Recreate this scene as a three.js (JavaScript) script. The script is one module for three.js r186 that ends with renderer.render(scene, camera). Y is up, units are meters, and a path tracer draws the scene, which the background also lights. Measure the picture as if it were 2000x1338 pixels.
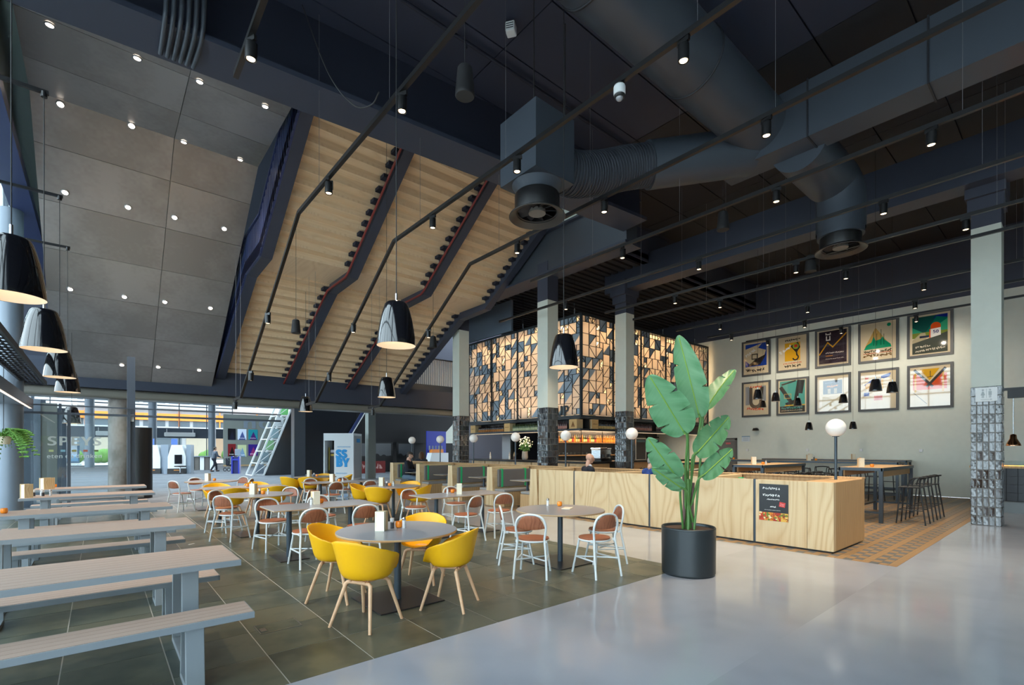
import * as THREE from 'three';
import { RoundedBoxGeometry } from 'three/addons/geometries/RoundedBoxGeometry.js';
import { mergeGeometries, toCreasedNormals } from 'three/addons/utils/BufferGeometryUtils.js';
import { MarchingCubes } from 'three/addons/objects/MarchingCubes.js';
import { RectAreaLightUniformsLib } from 'three/addons/lights/RectAreaLightUniformsLib.js';
import { FontLoader } from 'three/addons/loaders/FontLoader.js';
import { TextGeometry } from 'three/addons/geometries/TextGeometry.js';

// ---------------------------------------------------------------- camera, sky, exposure
const scene = new THREE.Scene();
const FPX = 950, HOR = 878, EYE = 1.585, YAW = 40.28 * Math.PI / 180;
const camera = new THREE.PerspectiveCamera(2 * Math.atan(HOR / FPX) * 180 / Math.PI, 2000 / (2 * HOR), 0.05, 400);
camera.position.set(0, EYE, 0);
camera.rotation.y = -YAW;
camera.setViewOffset(2000, 2 * HOR, 0, 0, 2000, 1338);
const renderer = new THREE.WebGLRenderer();
renderer.toneMapping = THREE.LinearToneMapping;
renderer.toneMappingExposure = 1.0;
renderer.shadowMap.enabled = true;
RectAreaLightUniformsLib.init();
const SKY = 6.0;
scene.background = new THREE.Color().setRGB(0.80 * SKY, 0.92 * SKY, 1.0 * SKY);   // bright overcast daylight

// ---------------------------------------------------------------- helpers
const PI = Math.PI, cos = Math.cos, sin = Math.sin;
let seed = 12345;
const rnd = () => { seed = (seed * 1664525 + 1013904223) >>> 0; return seed / 4294967296; };
const rr = (a, b) => a + (b - a) * rnd();
const V = (x, y, z) => new THREE.Vector3(x, y, z);
// a pixel of the photograph gives a direction; the plane it touches gives the distance
const FW = V(sin(YAW), 0, -cos(YAW)), RT = V(cos(YAW), 0, sin(YAW));
const ray = (x, y) => FW.clone().addScaledVector(RT, (x - 1000) / FPX).add(V(0, (HOR - y) / FPX, 0));
const eye = () => V(0, EYE, 0);
const onY = (x, y, h = 0) => { const r = ray(x, y); return eye().addScaledVector(r, (h - EYE) / r.y); };
const onX = (x, y, X) => { const r = ray(x, y); return eye().addScaledVector(r, X / r.x); };
const onZ = (x, y, Z) => { const r = ray(x, y); return eye().addScaledVector(r, Z / r.z); };
const atD = (x, y, d) => eye().addScaledVector(ray(x, y), d);

const used = {};
const num = (n) => { const k = used[n] = (used[n] ?? -1) + 1; return k ? n + '_' + String(k).padStart(3, '0') : n; };
const shadows = (o) => { o.castShadow = true; o.receiveShadow = true; return o; };
function thing(name, label, category, p = [0, 0, 0], turn = 0, group) {
  const o = new THREE.Group(); o.name = num(name); o.position.set(...p); o.rotation.y = turn;
  o.userData = { label, category }; if (group) o.userData.group = group;
  scene.add(o); return o;
}
function part(o, name, geo, mat, label) {
  const m = shadows(new THREE.Mesh(Array.isArray(geo) ? merge(geo) : geo, mat)); m.name = name;
  if (label) m.userData.label = label;
  o.add(m); return m;
}
function single(name, label, category, geo, mat, p = [0, 0, 0], turn = 0, group) {
  const m = shadows(new THREE.Mesh(Array.isArray(geo) ? merge(geo) : geo, mat)); m.name = num(name);
  m.position.set(...p); m.rotation.y = turn; m.userData = { label, category }; if (group) m.userData.group = group;
  scene.add(m); return m;
}
function struct(name, label, category, geo, mat) {
  let m;
  if (geo) m = shadows(new THREE.Mesh(Array.isArray(geo) ? merge(geo) : geo, mat)); else m = new THREE.Group();
  m.name = num(name); m.userData = { kind: 'structure', label, category }; scene.add(m); return m;
}
function dup(o, p, turn = 0, label, group) {
  const c = o.clone(); c.name = num(o.name.replace(/_\d{3}$/, '')); c.position.set(...p); c.rotation.y = turn;
  c.userData = { ...o.userData }; if (label) c.userData.label = label; if (group) c.userData.group = group;
  scene.add(c); return c;
}
const flat = (g) => { const q = g.index ? g.toNonIndexed() : g; for (const k of Object.keys(q.attributes)) if (!['position', 'normal', 'uv'].includes(k)) q.deleteAttribute(k);
  if (!q.attributes.uv) q.setAttribute('uv', new THREE.BufferAttribute(new Float32Array(q.attributes.position.count * 2), 2)); q.morphAttributes = {}; return q; };
const merge = (a) => a.length === 1 ? a[0] : mergeGeometries(a.map(flat));
function box(w, h, d, x = 0, y = 0, z = 0, ou = 0, ov = 0) {   // uv in metres
  const g = new THREE.BoxGeometry(w, h, d), u = g.attributes.uv, S = [[d, h], [d, h], [w, d], [w, d], [w, h], [w, h]];
  for (let i = 0; i < 24; i++) { const s = S[i >> 2]; u.setXY(i, u.getX(i) * s[0] + ou, u.getY(i) * s[1] + ov); }
  return g.translate(x, y, z);
}
const boxAB = (x0, x1, y0, y1, z0, z1, ou, ov) => box(x1 - x0, y1 - y0, z1 - z0, (x0 + x1) / 2, (y0 + y1) / 2, (z0 + z1) / 2, ou, ov);
const face = (w, h, d) => new THREE.BoxGeometry(w, h, d);   // uv 0 to 1 on every face
const rbox = (w, h, d, r, x = 0, y = 0, z = 0, s = 2) => new RoundedBoxGeometry(w, h, d, s, r).translate(x, y, z);
const cyl = (r0, r1, h, x = 0, y = 0, z = 0, n = 20, open = false) => new THREE.CylinderGeometry(r1, r0, h, n, 1, open).translate(x, y, z);
const lathe = (p, n = 28, x = 0, y = 0, z = 0) => new THREE.LatheGeometry(p.map((q) => new THREE.Vector2(q[0], q[1])), n).translate(x, y, z);
const ball = (r, x = 0, y = 0, z = 0, n = 20) => new THREE.SphereGeometry(r, n, Math.ceil(n * 0.6)).translate(x, y, z);
function bar(a, b, w, d = w, n = 0) {           // straight bar from a to b: n sides round, or a box
  const A = V(...(a.toArray ? a.toArray() : a)), B = V(...(b.toArray ? b.toArray() : b)), L = A.distanceTo(B);
  const g = n ? new THREE.CylinderGeometry(d, w, L, n) : box(w, L, d);
  const q = new THREE.Quaternion().setFromUnitVectors(V(0, 1, 0), B.clone().sub(A).normalize());
  return g.applyQuaternion(q).translate((A.x + B.x) / 2, (A.y + B.y) / 2, (A.z + B.z) / 2);
}
function tube(pts, r, seg = 24, n = 8, closed = false, tension = 0.5) {
  return new THREE.TubeGeometry(new THREE.CatmullRomCurve3(pts.map((p) => V(...(p.toArray ? p.toArray() : p))), closed, 'catmullrom', tension), seg, r, n, closed);
}
function poly(pts, depth, bevel = 0) {           // extruded outline in x-y, thickness along +z
  const s = new THREE.Shape(pts.map((p) => new THREE.Vector2(p[0], p[1])));
  return new THREE.ExtrudeGeometry(s, { depth, bevelEnabled: bevel > 0, bevelThickness: bevel, bevelSize: bevel, bevelSegments: 1, curveSegments: 12 });
}

// ---------------------------------------------------------------- textures
function vnoise(n, px, seedN) {                  // tileable value noise, n pixels, px cells
  let s = seedN * 7919 + 17; const rn = () => { s = (s * 1664525 + 1013904223) >>> 0; return s / 4294967296; };
  const g = new Float32Array(px * px); for (let i = 0; i < g.length; i++) g[i] = rn();
  const out = new Float32Array(n * n), f = (t) => t * t * (3 - 2 * t);
  for (let y = 0; y < n; y++) for (let x = 0; x < n; x++) {
    const u = x / n * px, v = y / n * px, i = Math.floor(u), j = Math.floor(v), a = f(u - i), b = f(v - j), i1 = (i + 1) % px, j1 = (j + 1) % px;
    out[y * n + x] = (g[j * px + i] * (1 - a) + g[j * px + i1] * a) * (1 - b) + (g[j1 * px + i] * (1 - a) + g[j1 * px + i1] * a) * b;
  }
  return out;
}
function tex(n, fn, srgb, repeat = 1, repeatY = repeat) {
  const d = new Uint8Array(n * n * 4);
  for (let y = 0; y < n; y++) for (let x = 0; x < n; x++) { const c = fn(x, y, y * n + x), o = (y * n + x) * 4; d[o] = c[0]; d[o + 1] = c[1] ?? c[0]; d[o + 2] = c[2] ?? c[0]; d[o + 3] = 255; }
  const t = new THREE.DataTexture(d, n, n); t.wrapS = t.wrapT = THREE.RepeatWrapping; t.magFilter = THREE.LinearFilter; t.minFilter = THREE.LinearMipmapLinearFilter;
  t.generateMipmaps = true; if (srgb) t.colorSpace = THREE.SRGBColorSpace; t.repeat.set(repeat, repeatY); t.needsUpdate = true; return t;
}
const mixc = (a, b, t) => a.map((v, i) => v + (b[i] - v) * t);
function cloudy(a, b, cells, seedN, repeat, contrast = 1, repeatY = repeat) {
  const n = 256, L = cells.map((c, i) => vnoise(n, c, seedN + i));
  return tex(n, (x, y, i) => { let t = 0, w = 0; L.forEach((l, k) => { const q = 1 / (k + 1); t += l[i] * q; w += q; }); t = Math.min(1, Math.max(0, (t / w - 0.5) * contrast * 1.8 + 0.5)); return mixc(a, b, t); }, true, repeat, repeatY);
}
function grain(a, b, seedN, repeat, repeatY, rings = 9, wob = 1.2) {   // wood: figure running along v
  const n = 512, w1 = vnoise(n, 3, seedN), w2 = vnoise(n, 8, seedN + 1), f1 = vnoise(n, 128, seedN + 2), w3 = vnoise(n, 5, seedN + 3);
  return tex(n, (x, y, i) => {
    const yy = Math.floor(y / 14) % n, u = x / n, p = u * rings + (w1[i] - 0.5) * wob * 3 + (w2[i] - 0.5) * wob * 0.6;
    let t = Math.abs((p % 1 + 1) % 1 - 0.5) * 2; t = Math.pow(t, 2.2) * (0.35 + 0.65 * w3[i]) * 0.8 + f1[yy * n + x] * 0.22;
    return mixc(a, b, Math.min(1, t));
  }, true, repeat, repeatY);
}
function canvasTex(w, h, draw) {
  const c = document.createElement('canvas'); c.width = w; c.height = h; draw(c.getContext('2d'), w, h);
  const t = new THREE.CanvasTexture(c); t.colorSpace = THREE.SRGBColorSpace; return t;
}

let scq = 5;
function scribble(g, x, y, w, h, n) {            // lettering too small to read in the photograph: bare strokes
  const s = w / n, q = () => { scq = (scq * 75 + 74) % 65537; return scq / 65537; };
  for (let k = 0; k < n; k++) for (let j = 0; j < 3; j++) { g.save(); g.translate(x + (k + 0.2 + 0.6 * q()) * s, y + h * (0.25 + 0.5 * q())); g.rotate(q() * 3.1); const L = Math.min(h, s) * (0.35 + 0.3 * q()), t = Math.max(0.8, h * 0.11); g.beginPath(); g.ellipse(0, 0, L, t, 0, 0, 7); g.fill(); g.restore(); }
}

// ---------------------------------------------------------------- materials
const C = (r, g, b) => new THREE.Color().setRGB(r, g, b);
const std = (c, rough = 0.6, metal = 0, o = {}) => new THREE.MeshStandardMaterial({ color: c, roughness: rough, metalness: metal, ...o });
const phy = (c, rough, o = {}) => new THREE.MeshPhysicalMaterial({ color: c, roughness: rough, ...o });
const white = C(1, 1, 1);
const bumpN = cloudyBump([40, 90], 71), bumpWave = cloudyBump([3, 6], 77);
function cloudyBump(cells, s) { const L = cells.map((c, i) => vnoise(256, c, s + i)); return tex(256, (x, y, i) => { let t = 0; L.forEach((l) => { t += l[i] / L.length; }); return [t * 255]; }, false, 1); }
const rep = (t, x, y = x) => { const c = t.clone(); c.repeat.set(x, y); c.needsUpdate = true; return c; };
const M = {
  resin: phy(white, 0.32, { map: cloudy([146, 150, 160], [166, 170, 180], [3, 7, 24], 11, 1 / 4, 1.2), clearcoat: 0.7, clearcoatRoughness: 0.10, bumpMap: rep(bumpWave, 0.5), bumpScale: 0.002 }),
  carpet: std(white, 0.75, 0, { map: cloudy([84, 88, 95], [104, 108, 114], [8, 60, 120], 15, 1 / 3, 1.3) }),
  grout: std(C(0.48, 0.46, 0.42), 0.8),
  ochre: std(white, 0.42, 0, { map: cloudy([146, 114, 78], [164, 130, 92], [6, 20], 33, 1 / 0.7) }),
  mosaicDark: std(C(0.115, 0.12, 0.12), 0.42), mosaicGrout: std(C(0.3, 0.25, 0.19), 0.8),
  navy: std(C(0.034, 0.041, 0.070), 0.62), navyDeep: std(C(0.019, 0.023, 0.042), 0.7), navyBeam: std(C(0.042, 0.052, 0.082), 0.5),
  navyWall: std(C(0.045, 0.052, 0.080), 0.65), navyGloss: std(C(0.035, 0.05, 0.14), 0.3),
  ceilBrown: std(C(0.022, 0.022, 0.027), 0.75),
  pale: std(white, 0.6, 0, { map: cloudy([212, 217, 206], [218, 223, 212], [4, 30], 41, 1 / 3) }),
  paleHall: std(C(0.20, 0.22, 0.205), 0.7), teal: std(C(0.23, 0.28, 0.28), 0.7),
  duct: std(C(0.070, 0.085, 0.108), 0.42, 0.25), ductDark: std(C(0.018, 0.02, 0.026), 0.5), flex: std(C(0.062, 0.07, 0.088), 0.5, 0.2),
  black: std(C(0.010, 0.010, 0.011), 0.35), blackMatt: std(C(0.012, 0.012, 0.014), 0.7), blackGloss: phy(C(0.006, 0.006, 0.008), 0.12, { clearcoat: 1, clearcoatRoughness: 0.02 }),
  shadeIn: std(C(0.72, 0.66, 0.58), 0.6), steel: std(C(0.55, 0.57, 0.6), 0.25, 1), chrome: std(C(0.78, 0.78, 0.8), 0.08, 1),
  wire: std(C(0.25, 0.25, 0.27), 0.4, 0.6), wireDark: std(C(0.02, 0.02, 0.022), 0.6),
  soffit: std(white, 0.34, 0.55, { map: cloudy([150, 148, 146], [170, 169, 168], [2, 12, 70], 51, 1 / 4, 1.3), bumpMap: rep(bumpWave, 0.22), bumpScale: 0.02 }),
  stairWood: std(white, 0.5, 0, { map: grain([238, 213, 178], [222, 193, 154], 61, 1 / 1.2, 1 / 3, 7, 1.0) }),
  ply: std(white, 0.48, 0, { map: grain([228, 201, 158], [203, 164, 116], 64, 1 / 1.1, 1 / 4.2, 6, 1.5) }),
  plySide: std(white, 0.52, 0, { map: grain([205, 166, 118], [176, 134, 88], 67, 1 / 0.8, 1 / 1.5, 10, 0.5) }),
  plyEdge: std(C(0.50, 0.33, 0.17), 0.55),
  ash: std(white, 0.5, 0, { map: grain([226, 184, 146], [202, 152, 112], 69, 1 / 0.25, 1 / 0.6, 6, 0.8) }),
  walnut: std(white, 0.42, 0, { map: grain([168, 104, 74], [122, 68, 46], 74, 1 / 0.3, 1 / 0.5, 8, 0.8) }),
  menuWood: std(white, 0.6, 0, { map: grain([228, 204, 160], [196, 156, 108], 79, 1 / 0.2, 1 / 0.4, 6, 0.7) }),
  yellow: phy(C(0.85, 0.44, 0.004), 0.42), whiteFrame: std(C(0.66, 0.70, 0.71), 0.32),
  tableTop: std(C(0.27, 0.28, 0.31), 0.28), polePaint: std(C(0.055, 0.075, 0.095), 0.35, 0.3), plate: std(C(0.045, 0.040, 0.042), 0.3, 0.4),
  benchSlat: std(white, 0.5, 0, { map: grain([180, 158, 144], [160, 138, 125], 83, 1 / 0.1, 1 / 1.1, 9, 0.3) }), benchFrame: std(C(0.31, 0.35, 0.38), 0.42, 0.25),
  cushion: std(white, 0.9, 0, { map: cloudy([108, 102, 98], [122, 116, 112], [60, 120], 87, 4) }), cushionLight: std(C(0.33, 0.31, 0.29), 0.9), strap: std(C(0.02, 0.45, 0.16), 0.7),
  orange: phy(C(1.0, 0.34, 0.03), 0.12, { transmission: 0.75, thickness: 0.01, ior: 1.45, attenuationColor: C(1, 0.35, 0.02), attenuationDistance: 0.02 }),
  cream: std(C(0.78, 0.70, 0.55), 0.7), paper: std(C(0.80, 0.80, 0.76), 0.7), whitePaint: std(C(0.75, 0.77, 0.78), 0.5),
  opal: phy(C(0.82, 0.78, 0.73), 0.25, { emissive: C(1, 0.9, 0.8), emissiveIntensity: 0.10 }),
  glass: phy(C(0.93, 0.97, 0.98), 0, { transmission: 1, thickness: 0, ior: 1.5 }), clearGlass: phy(C(0.95, 0.97, 0.97), 0.02, { transmission: 1, thickness: 0, ior: 1.45 }),
  frame: std(C(0.075, 0.095, 0.125), 0.4, 0.2), frameLight: std(C(0.22, 0.27, 0.33), 0.4, 0.3), roundCol: std(C(0.17, 0.21, 0.26), 0.38, 0.1),
  tileBody: std(C(0.03, 0.03, 0.032), 0.7), colGrout: std(C(0.34, 0.32, 0.29), 0.8),
  planter: std(C(0.045, 0.052, 0.056), 0.33, 0.45), soil: std(C(0.10, 0.055, 0.035), 0.9),
  leaf: phy(white, 0.42, { map: grain([112, 160, 116], [80, 136, 88], 91, 1, 1, 30, 0.15), side: THREE.DoubleSide, clearcoat: 0.15, clearcoatRoughness: 0.4 }),
  midrib: std(C(0.24, 0.42, 0.06), 0.45), stem: std(C(0.10, 0.24, 0.06), 0.45), stemDark: std(C(0.13, 0.07, 0.06), 0.5),
  panelLit: phy(C(0.86, 0.80, 0.72), 0.95, { transmission: 0.5, thickness: 0 }),
  panelGrey: std(C(0.38, 0.47, 0.56), 0.45), lattice: std(C(0.045, 0.055, 0.065), 0.4, 0.3),
  lampGlow: std(C(1, 0.9, 0.75), 0.5, 0, { emissive: C(1, 0.72, 0.42), emissiveIntensity: 7 }), downGlow: std(C(1, 0.95, 0.9), 0.5, 0, { emissive: C(1, 0.86, 0.72), emissiveIntensity: 7 }),
  redPipe: std(C(0.20, 0.025, 0.02), 0.4), asphalt: std(C(0.42, 0.40, 0.37), 0.9), plinth: std(C(0.30, 0.32, 0.32), 0.5),
  kitchenTile: std(C(0.030, 0.034, 0.042), 0.3), copper: std(C(0.75, 0.42, 0.25), 0.15, 1), laptop: std(C(0.25, 0.27, 0.26), 0.4, 0.5),
  skin: std(C(0.62, 0.36, 0.26), 0.55), hairDark: std(C(0.03, 0.022, 0.018), 0.6), hairGrey: std(C(0.28, 0.27, 0.26), 0.7), hairBrown: std(C(0.10, 0.05, 0.025), 0.7),
  suitNavy: std(C(0.012, 0.015, 0.026), 0.85), suitBlue: std(C(0.015, 0.05, 0.22), 0.8), shirt: std(C(0.62, 0.68, 0.78), 0.8), denim: std(C(0.14, 0.2, 0.27), 0.85),
};
// dark stoneware floor tiles: a few variants of one clouded texture
const tileTex = cloudy([58, 66, 58], [92, 94, 80], [3, 9, 30], 21, 1 / 1.7, 1.6);
const tileMats = [[1, 1, 1], [0.9, 0.93, 0.9], [1.05, 1.0, 0.94], [0.94, 0.97, 1.0]].map((c, i) => { const t = tileTex.clone(); t.offset.set(i * 0.31, i * 0.17); t.needsUpdate = true;
  return phy(C(...c), 0.36, { map: t, bumpMap: rep(bumpWave, 1.2), bumpScale: 0.0015, clearcoat: 0.3, clearcoatRoughness: 0.22 }); });
const colTileMats = [C(0.035, 0.037, 0.042), C(0.065, 0.07, 0.078), C(0.02, 0.021, 0.025)].map((c) => phy(c, 0.07, { ior: 1.9, bumpMap: rep(bumpWave, 0.6), bumpScale: 0.006 }));
// ================================================================ floors
const slabZY = (pts, x0, x1) => poly(pts, x1 - x0).rotateY(-PI / 2).translate(x1, 0, 0);
const TX1 = 5.97, TZ0 = -3.485, HALLZ = -17.2, WALLX = 21.6, FACX = -2.3;
struct('floor', 'pale grey polished resin floor', 'floor', [boxAB(FACX, WALLX, -0.3, 0, -1.65, 9), boxAB(FACX, 8.2, -0.3, 0, TZ0, -1.65), boxAB(TX1, 8.2, -0.3, 0, HALLZ, TZ0), boxAB(8.2, WALLX, -0.3, 0, -22, -11)], M.resin);
{
  const f = struct('floor_tiles', 'dark green-grey stoneware tiled floor under the dining tables', 'floor');
  part(f, 'grout_bed', boxAB(FACX, TX1, -0.3, -0.0025, HALLZ, TZ0), M.grout);
  const xs = [], zs = []; for (let x = 0.985 - 0.6 * 6; x < TX1 - 0.05; x += 0.6) xs.push(x); for (let z = TZ0; z > HALLZ + 0.1; z -= 0.596) zs.push(z);
  const gs = [0, 1, 2, 3, 4, 5].map((k) => box(0.592, 0.02, 0.588, 0, -0.01, 0, k * 0.37, k * 0.53));
  const cells = []; for (const x of xs) for (const z of zs) { const x0 = Math.max(x, FACX), x1 = Math.min(x + 0.6, TX1); if (x1 - x0 > 0.1) cells.push([x0, x1, z]); }
  cells.sort((a, b) => Math.hypot(a[0], a[2]) - Math.hypot(b[0], b[2]));
  const rest = [];
  cells.forEach(([x0, x1, z], i) => {
    const full = x1 - x0 > 0.55, cx = (x0 + x1) / 2, cz = z - 0.298;
    if (i < 300) { const m = part(f, 'tile', full ? gs[Math.floor(rnd() * 6)] : box(x1 - x0 - 0.008, 0.02, 0.588, 0, -0.01, 0), tileMats[Math.floor(rnd() * 4)]); m.position.set(cx, 0, cz); }
    else rest.push(box(x1 - x0 - 0.008, 0.02, 0.588, cx, -0.01, cz, rnd(), rnd()));
  });
  const s = part(f, 'far_tiles', rest, tileMats[0]); s.userData.kind = 'stuff';
}
{ // patterned floor of the bar: rows of ochre tiles with staggered dark ones
  const f = struct('floor_mosaic', 'patterned floor of small ochre and charcoal tiles around the high tables', 'floor');
  part(f, 'grout_bed', boxAB(8.2, WALLX, -0.3, -0.0025, -11, -1.65), M.mosaicGrout);
  const u = 0.155, w = 0.105, g0 = box(u - 0.004, 0.01, w - 0.004, 0, -0.005, 0), rest = [[], []], near = [];
  for (let j = 0; j * w < 9.3; j++) for (let i = 0; i * u < 13.3; i++) {
    const x = 8.2 + u * (i + 0.5), z = -1.65 - w * (j + 0.5);
    if (x > 8.5 && x < 9.95 && z < -2.5 && z > -9) continue;
    near.push([x, z, j % 3 !== 0 && (i + (j % 3)) % 2 === 0 ? 1 : 0]);
  }
  near.sort((a, b) => Math.hypot(a[0], a[1]) - Math.hypot(b[0], b[1]));
  near.forEach(([x, z, k], n) => { if (n < 300) part(f, 'tile', g0, k ? M.mosaicDark : M.ochre).position.set(x, 0, z); else rest[k].push(x, z); });
  for (const k of [0, 1]) { const a = rest[k], im = new THREE.InstancedMesh(g0, k ? M.mosaicDark : M.ochre, a.length / 2), m = new THREE.Matrix4();
    for (let i = 0; i < a.length / 2; i++) im.setMatrixAt(i, m.makeTranslation(a[2 * i], 0, a[2 * i + 1]));
    im.name = k ? 'charcoal_tiles' : 'ochre_tiles'; im.userData.kind = 'stuff'; f.add(shadows(im)); }
}
struct('floor_hall', 'grey carpeted floor of the entrance hall', 'floor', boxAB(-14, 40, -0.3, 0, -62, HALLZ), M.carpet);
struct('ground_outside', 'pale paved street outside the entrance', 'street', [boxAB(-60, 90, -0.4, -0.02, -140, -62), boxAB(-60, FACX - 0.1, -0.4, -0.02, -62, 30)], M.asphalt);

// ================================================================ walls
{
  const w = struct('wall_right', 'pale grey-green wall with a navy upper band, hung with posters', 'wall');
  part(w, 'lower_wall', boxAB(WALLX, WALLX + 0.3, 0, 6.6, -20, 9), M.pale);
  part(w, 'upper_band', boxAB(WALLX - 0.004, WALLX + 0.3, 6.6, 9, -20, 9), M.navyWall);
}
struct('wall_back', 'pale wall behind the dining room', 'wall', boxAB(FACX, WALLX + 0.3, 0, 9, 9, 9.3), M.pale);
struct('wall_bar', 'dark wall behind the bar', 'wall', [boxAB(16.5, WALLX, 0, 8, -20.3, -20)], M.navyWall);
struct('wall_upper', 'pale wall of the upper floor beside the wide stairs', 'wall', boxAB(11.1, 11.4, 8.36, 16, -23.4, -8.4), M.pale);
struct('wall_upper_front', 'wall above the dining room ceiling', 'wall', boxAB(FACX, 11.4, 9.0, 16, -9.3, -9.1), M.pale);
struct('wall_far', 'dark rear wall of the upper hall', 'wall', [boxAB(FACX, 24, 4.33, 16, -23.7, -23.4)], M.navyWall);
struct('roof_hall', 'roof over the entrance hall front', 'roof', [boxAB(-14.2, 40.2, 9.2, 9.5, -62, -46), boxAB(-14.2, -12, 9.2, 9.5, -46, -23.7), boxAB(14, 40.2, 9.2, 9.5, -46, -23.7)], M.paleHall);
{ const w = struct('window_5', 'glazed rooflight over the entrance hall', 'window'); for (let k = 0; k <= 10; k++) part(w, 'mullion', boxAB(-12.05 + k * 2.6, -11.95 + k * 2.6, 9.2, 9.4, -46, -23.7), M.frameLight); for (let k = 0; k < 10; k++) for (let j = 0; j < 4; j++) part(w, 'pane', boxAB(-11.95 + k * 2.6, -9.45 + k * 2.6, 9.29, 9.302, -46 + j * 5.57, -40.45 + j * 5.57), M.glass); }
struct('roof', 'roof over the stair hall', 'roof', boxAB(FACX, 11.4, 16, 16.3, -23.7, -8.4), M.paleHall);

// ================================================================ ceilings
{
  const c = struct('ceiling', 'dark navy panelled ceiling', 'ceiling');
  part(c, 'ceiling_slab', boxAB(FACX, WALLX + 0.3, 8.66, 9, -9.2, 9.3), M.navyDeep);
  const xs = [FACX, 1.6, 5.4, 9.3, 13.2, 17.1, WALLX];
  for (let z = 9; z > -9; z -= 1.2) for (let i = 0; i < 6; i++) {
    const m = part(c, 'ceiling_panel', box(xs[i + 1] - xs[i] - 0.02, 0.05, 1.175), xs[i] > 9 ? M.ceilBrown : M.navy); m.position.set((xs[i] + xs[i + 1]) / 2, 8.63, z - 0.6);
  }
  const b = struct('ceiling_bar', 'dark slatted ceiling over the bar', 'ceiling');
  part(b, 'ceiling_slab', boxAB(11, WALLX, 7.75, 7.9, -20.3, -9.2), M.navyDeep); part(b, 'bulkhead', boxAB(11.0, WALLX, 7.66, 9, -9.4, -9.2), M.navyWall);
  for (let k = 0; k < 36; k++) part(b, 'slat', boxAB(11.1, WALLX, 7.66, 7.74, -19.9 + k * 0.3, -19.72 + k * 0.3), M.ceilBrown);
}
const beam = (label, geo, mat = M.navyBeam) => single('ceiling_beam', label, 'beam', geo, mat);
{ // the deep transverse beam, its soffit plate and lip
  const b = thing('ceiling_beam', 'deep navy beam along the edge of the dining ceiling before the stairs', 'beam', [3.05, 0, -8.65], -0.092);
  part(b, 'web', boxAB(-5.3, 7.6, 7.46, 8.62, 0.1, 0.55), M.navyDeep);
  part(b, 'bottom_plate', boxAB(-5.3, 7.6, 7.38, 7.46, 0, 0.78), M.navyBeam);
  const e = thing('ceiling_beam', 'blue-grey beam over the pale column beside the bar', 'beam');
  part(e, 'web', boxAB(10.62, 11.08, 7.1, 8.3, -20.4, -7.85), M.duct);
  part(e, 'bottom_plate', boxAB(10.5, 11.2, 7.04, 7.1, -20.4, -7.8), M.navyBeam);
  part(e, 'top_plate', boxAB(10.5, 11.2, 8.3, 8.36, -20.4, -7.8), M.navyBeam);
  beam('navy beam over the column row beside the high tables', boxAB(13.62, 14.18, 7.05, 8.0, -11, 9), M.navyBeam);
  beam('navy beam along the top of the glazed facade', [boxAB(-1.62, -1.2, 7.3, 7.55, -40, 9), boxAB(-1.5, -1.3, 7.55, 8.6, -9, 9)], M.navyGloss);
  single('facade_bulkhead', 'teal-grey bulkhead between the facade beam and the metal soffit', 'bulkhead', boxAB(-1.55, -1.35, 7.6, 12, -23.3, -9.35), M.teal);
}
struct('floor_upper', 'navy edge of the first floor slab behind the stairs', 'floor', [boxAB(FACX, 24, 3.5, 4.33, -23.4, -19.8)], M.navyBeam);
struct('ceiling_hall', 'brown-grey ceiling under the first floor slab', 'ceiling', boxAB(-14, 24, 3.42, 3.5, -23.4, -20.7), std(C(0.10, 0.095, 0.09), 0.5));
{
  struct('trim_1', 'beige rounded trim under the first floor edge', 'trim', rbox(24 - FACX, 0.3, 0.6, 0.1, (24 + FACX) / 2, 3.36, -20.3), std(C(0.22, 0.21, 0.18), 0.35));
}

// ================================================================ glazed facade on the left and the far front
function glazing(name, label, at, along, n, step, rows, ox) {   // along 'z' or 'x'
  const w = struct(name, label, 'window');
  const y1 = rows[rows.length - 1];
  for (let i = 0; i <= n; i++) {
    const p = ox + i * step;
    part(w, 'mullion', along === 'z' ? boxAB(at - 0.06, at + 0.06, 0, y1, p - 0.035, p + 0.035) : boxAB(p - 0.035, p + 0.035, 0, y1, at - 0.06, at + 0.06), M.frame);
  }
  for (const y of rows) part(w, 'transom', along === 'z' ? boxAB(at - 0.05, at + 0.05, y - 0.05, y + 0.05, Math.min(ox, ox + n * step), Math.max(ox, ox + n * step)) : boxAB(ox, ox + n * step, y - 0.05, y + 0.05, at - 0.05, at + 0.05), M.frame);
  const s = Math.abs(step) - 0.07;
  for (let i = 0; i < n; i++) for (let r = 0; r + 1 < rows.length; r++) {
    const h = rows[r + 1] - rows[r] - 0.1, c = ox + (i + 0.5) * step, cy = (rows[r] + rows[r + 1]) / 2;
    part(w, 'pane', along === 'z' ? box(0.012, h, s, at, cy, c) : box(s, h, 0.012, c, cy, at), M.glass);
  }
  return w;
}
glazing('window_1', 'tall glazed facade beside the picnic benches', FACX, 'z', 11, -1.63, [0.05, 2.8, 5.6, 8.6], 9);
glazing('window_2', 'high glazed facade beside the stair hall', FACX, 'z', 8, -2.7, [0.05, 2.8, 5.6, 8.6, 12, 15.9], -8.93);
glazing('window_3', 'glass front of the entrance hall facing the street', -60, 'x', 10, 2.4, [0.05, 2.9, 6, 9.2], -13);
glazing('window_4', 'glazed side of the entrance hall', -14, 'z', 12, -2.6, [0.05, 2.9, 6, 9.2], -30.6);
struct('wall_hall_right', 'dark side wall of the entrance hall', 'wall', boxAB(40, 40.2, 0, 9.2, -62, -17), M.navyWall);
struct('door_1', 'blue-grey header over the entrance doors', 'door header', boxAB(-13, 11, 2.75, 3.75, -59.9, -59.7), M.frame);

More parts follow.
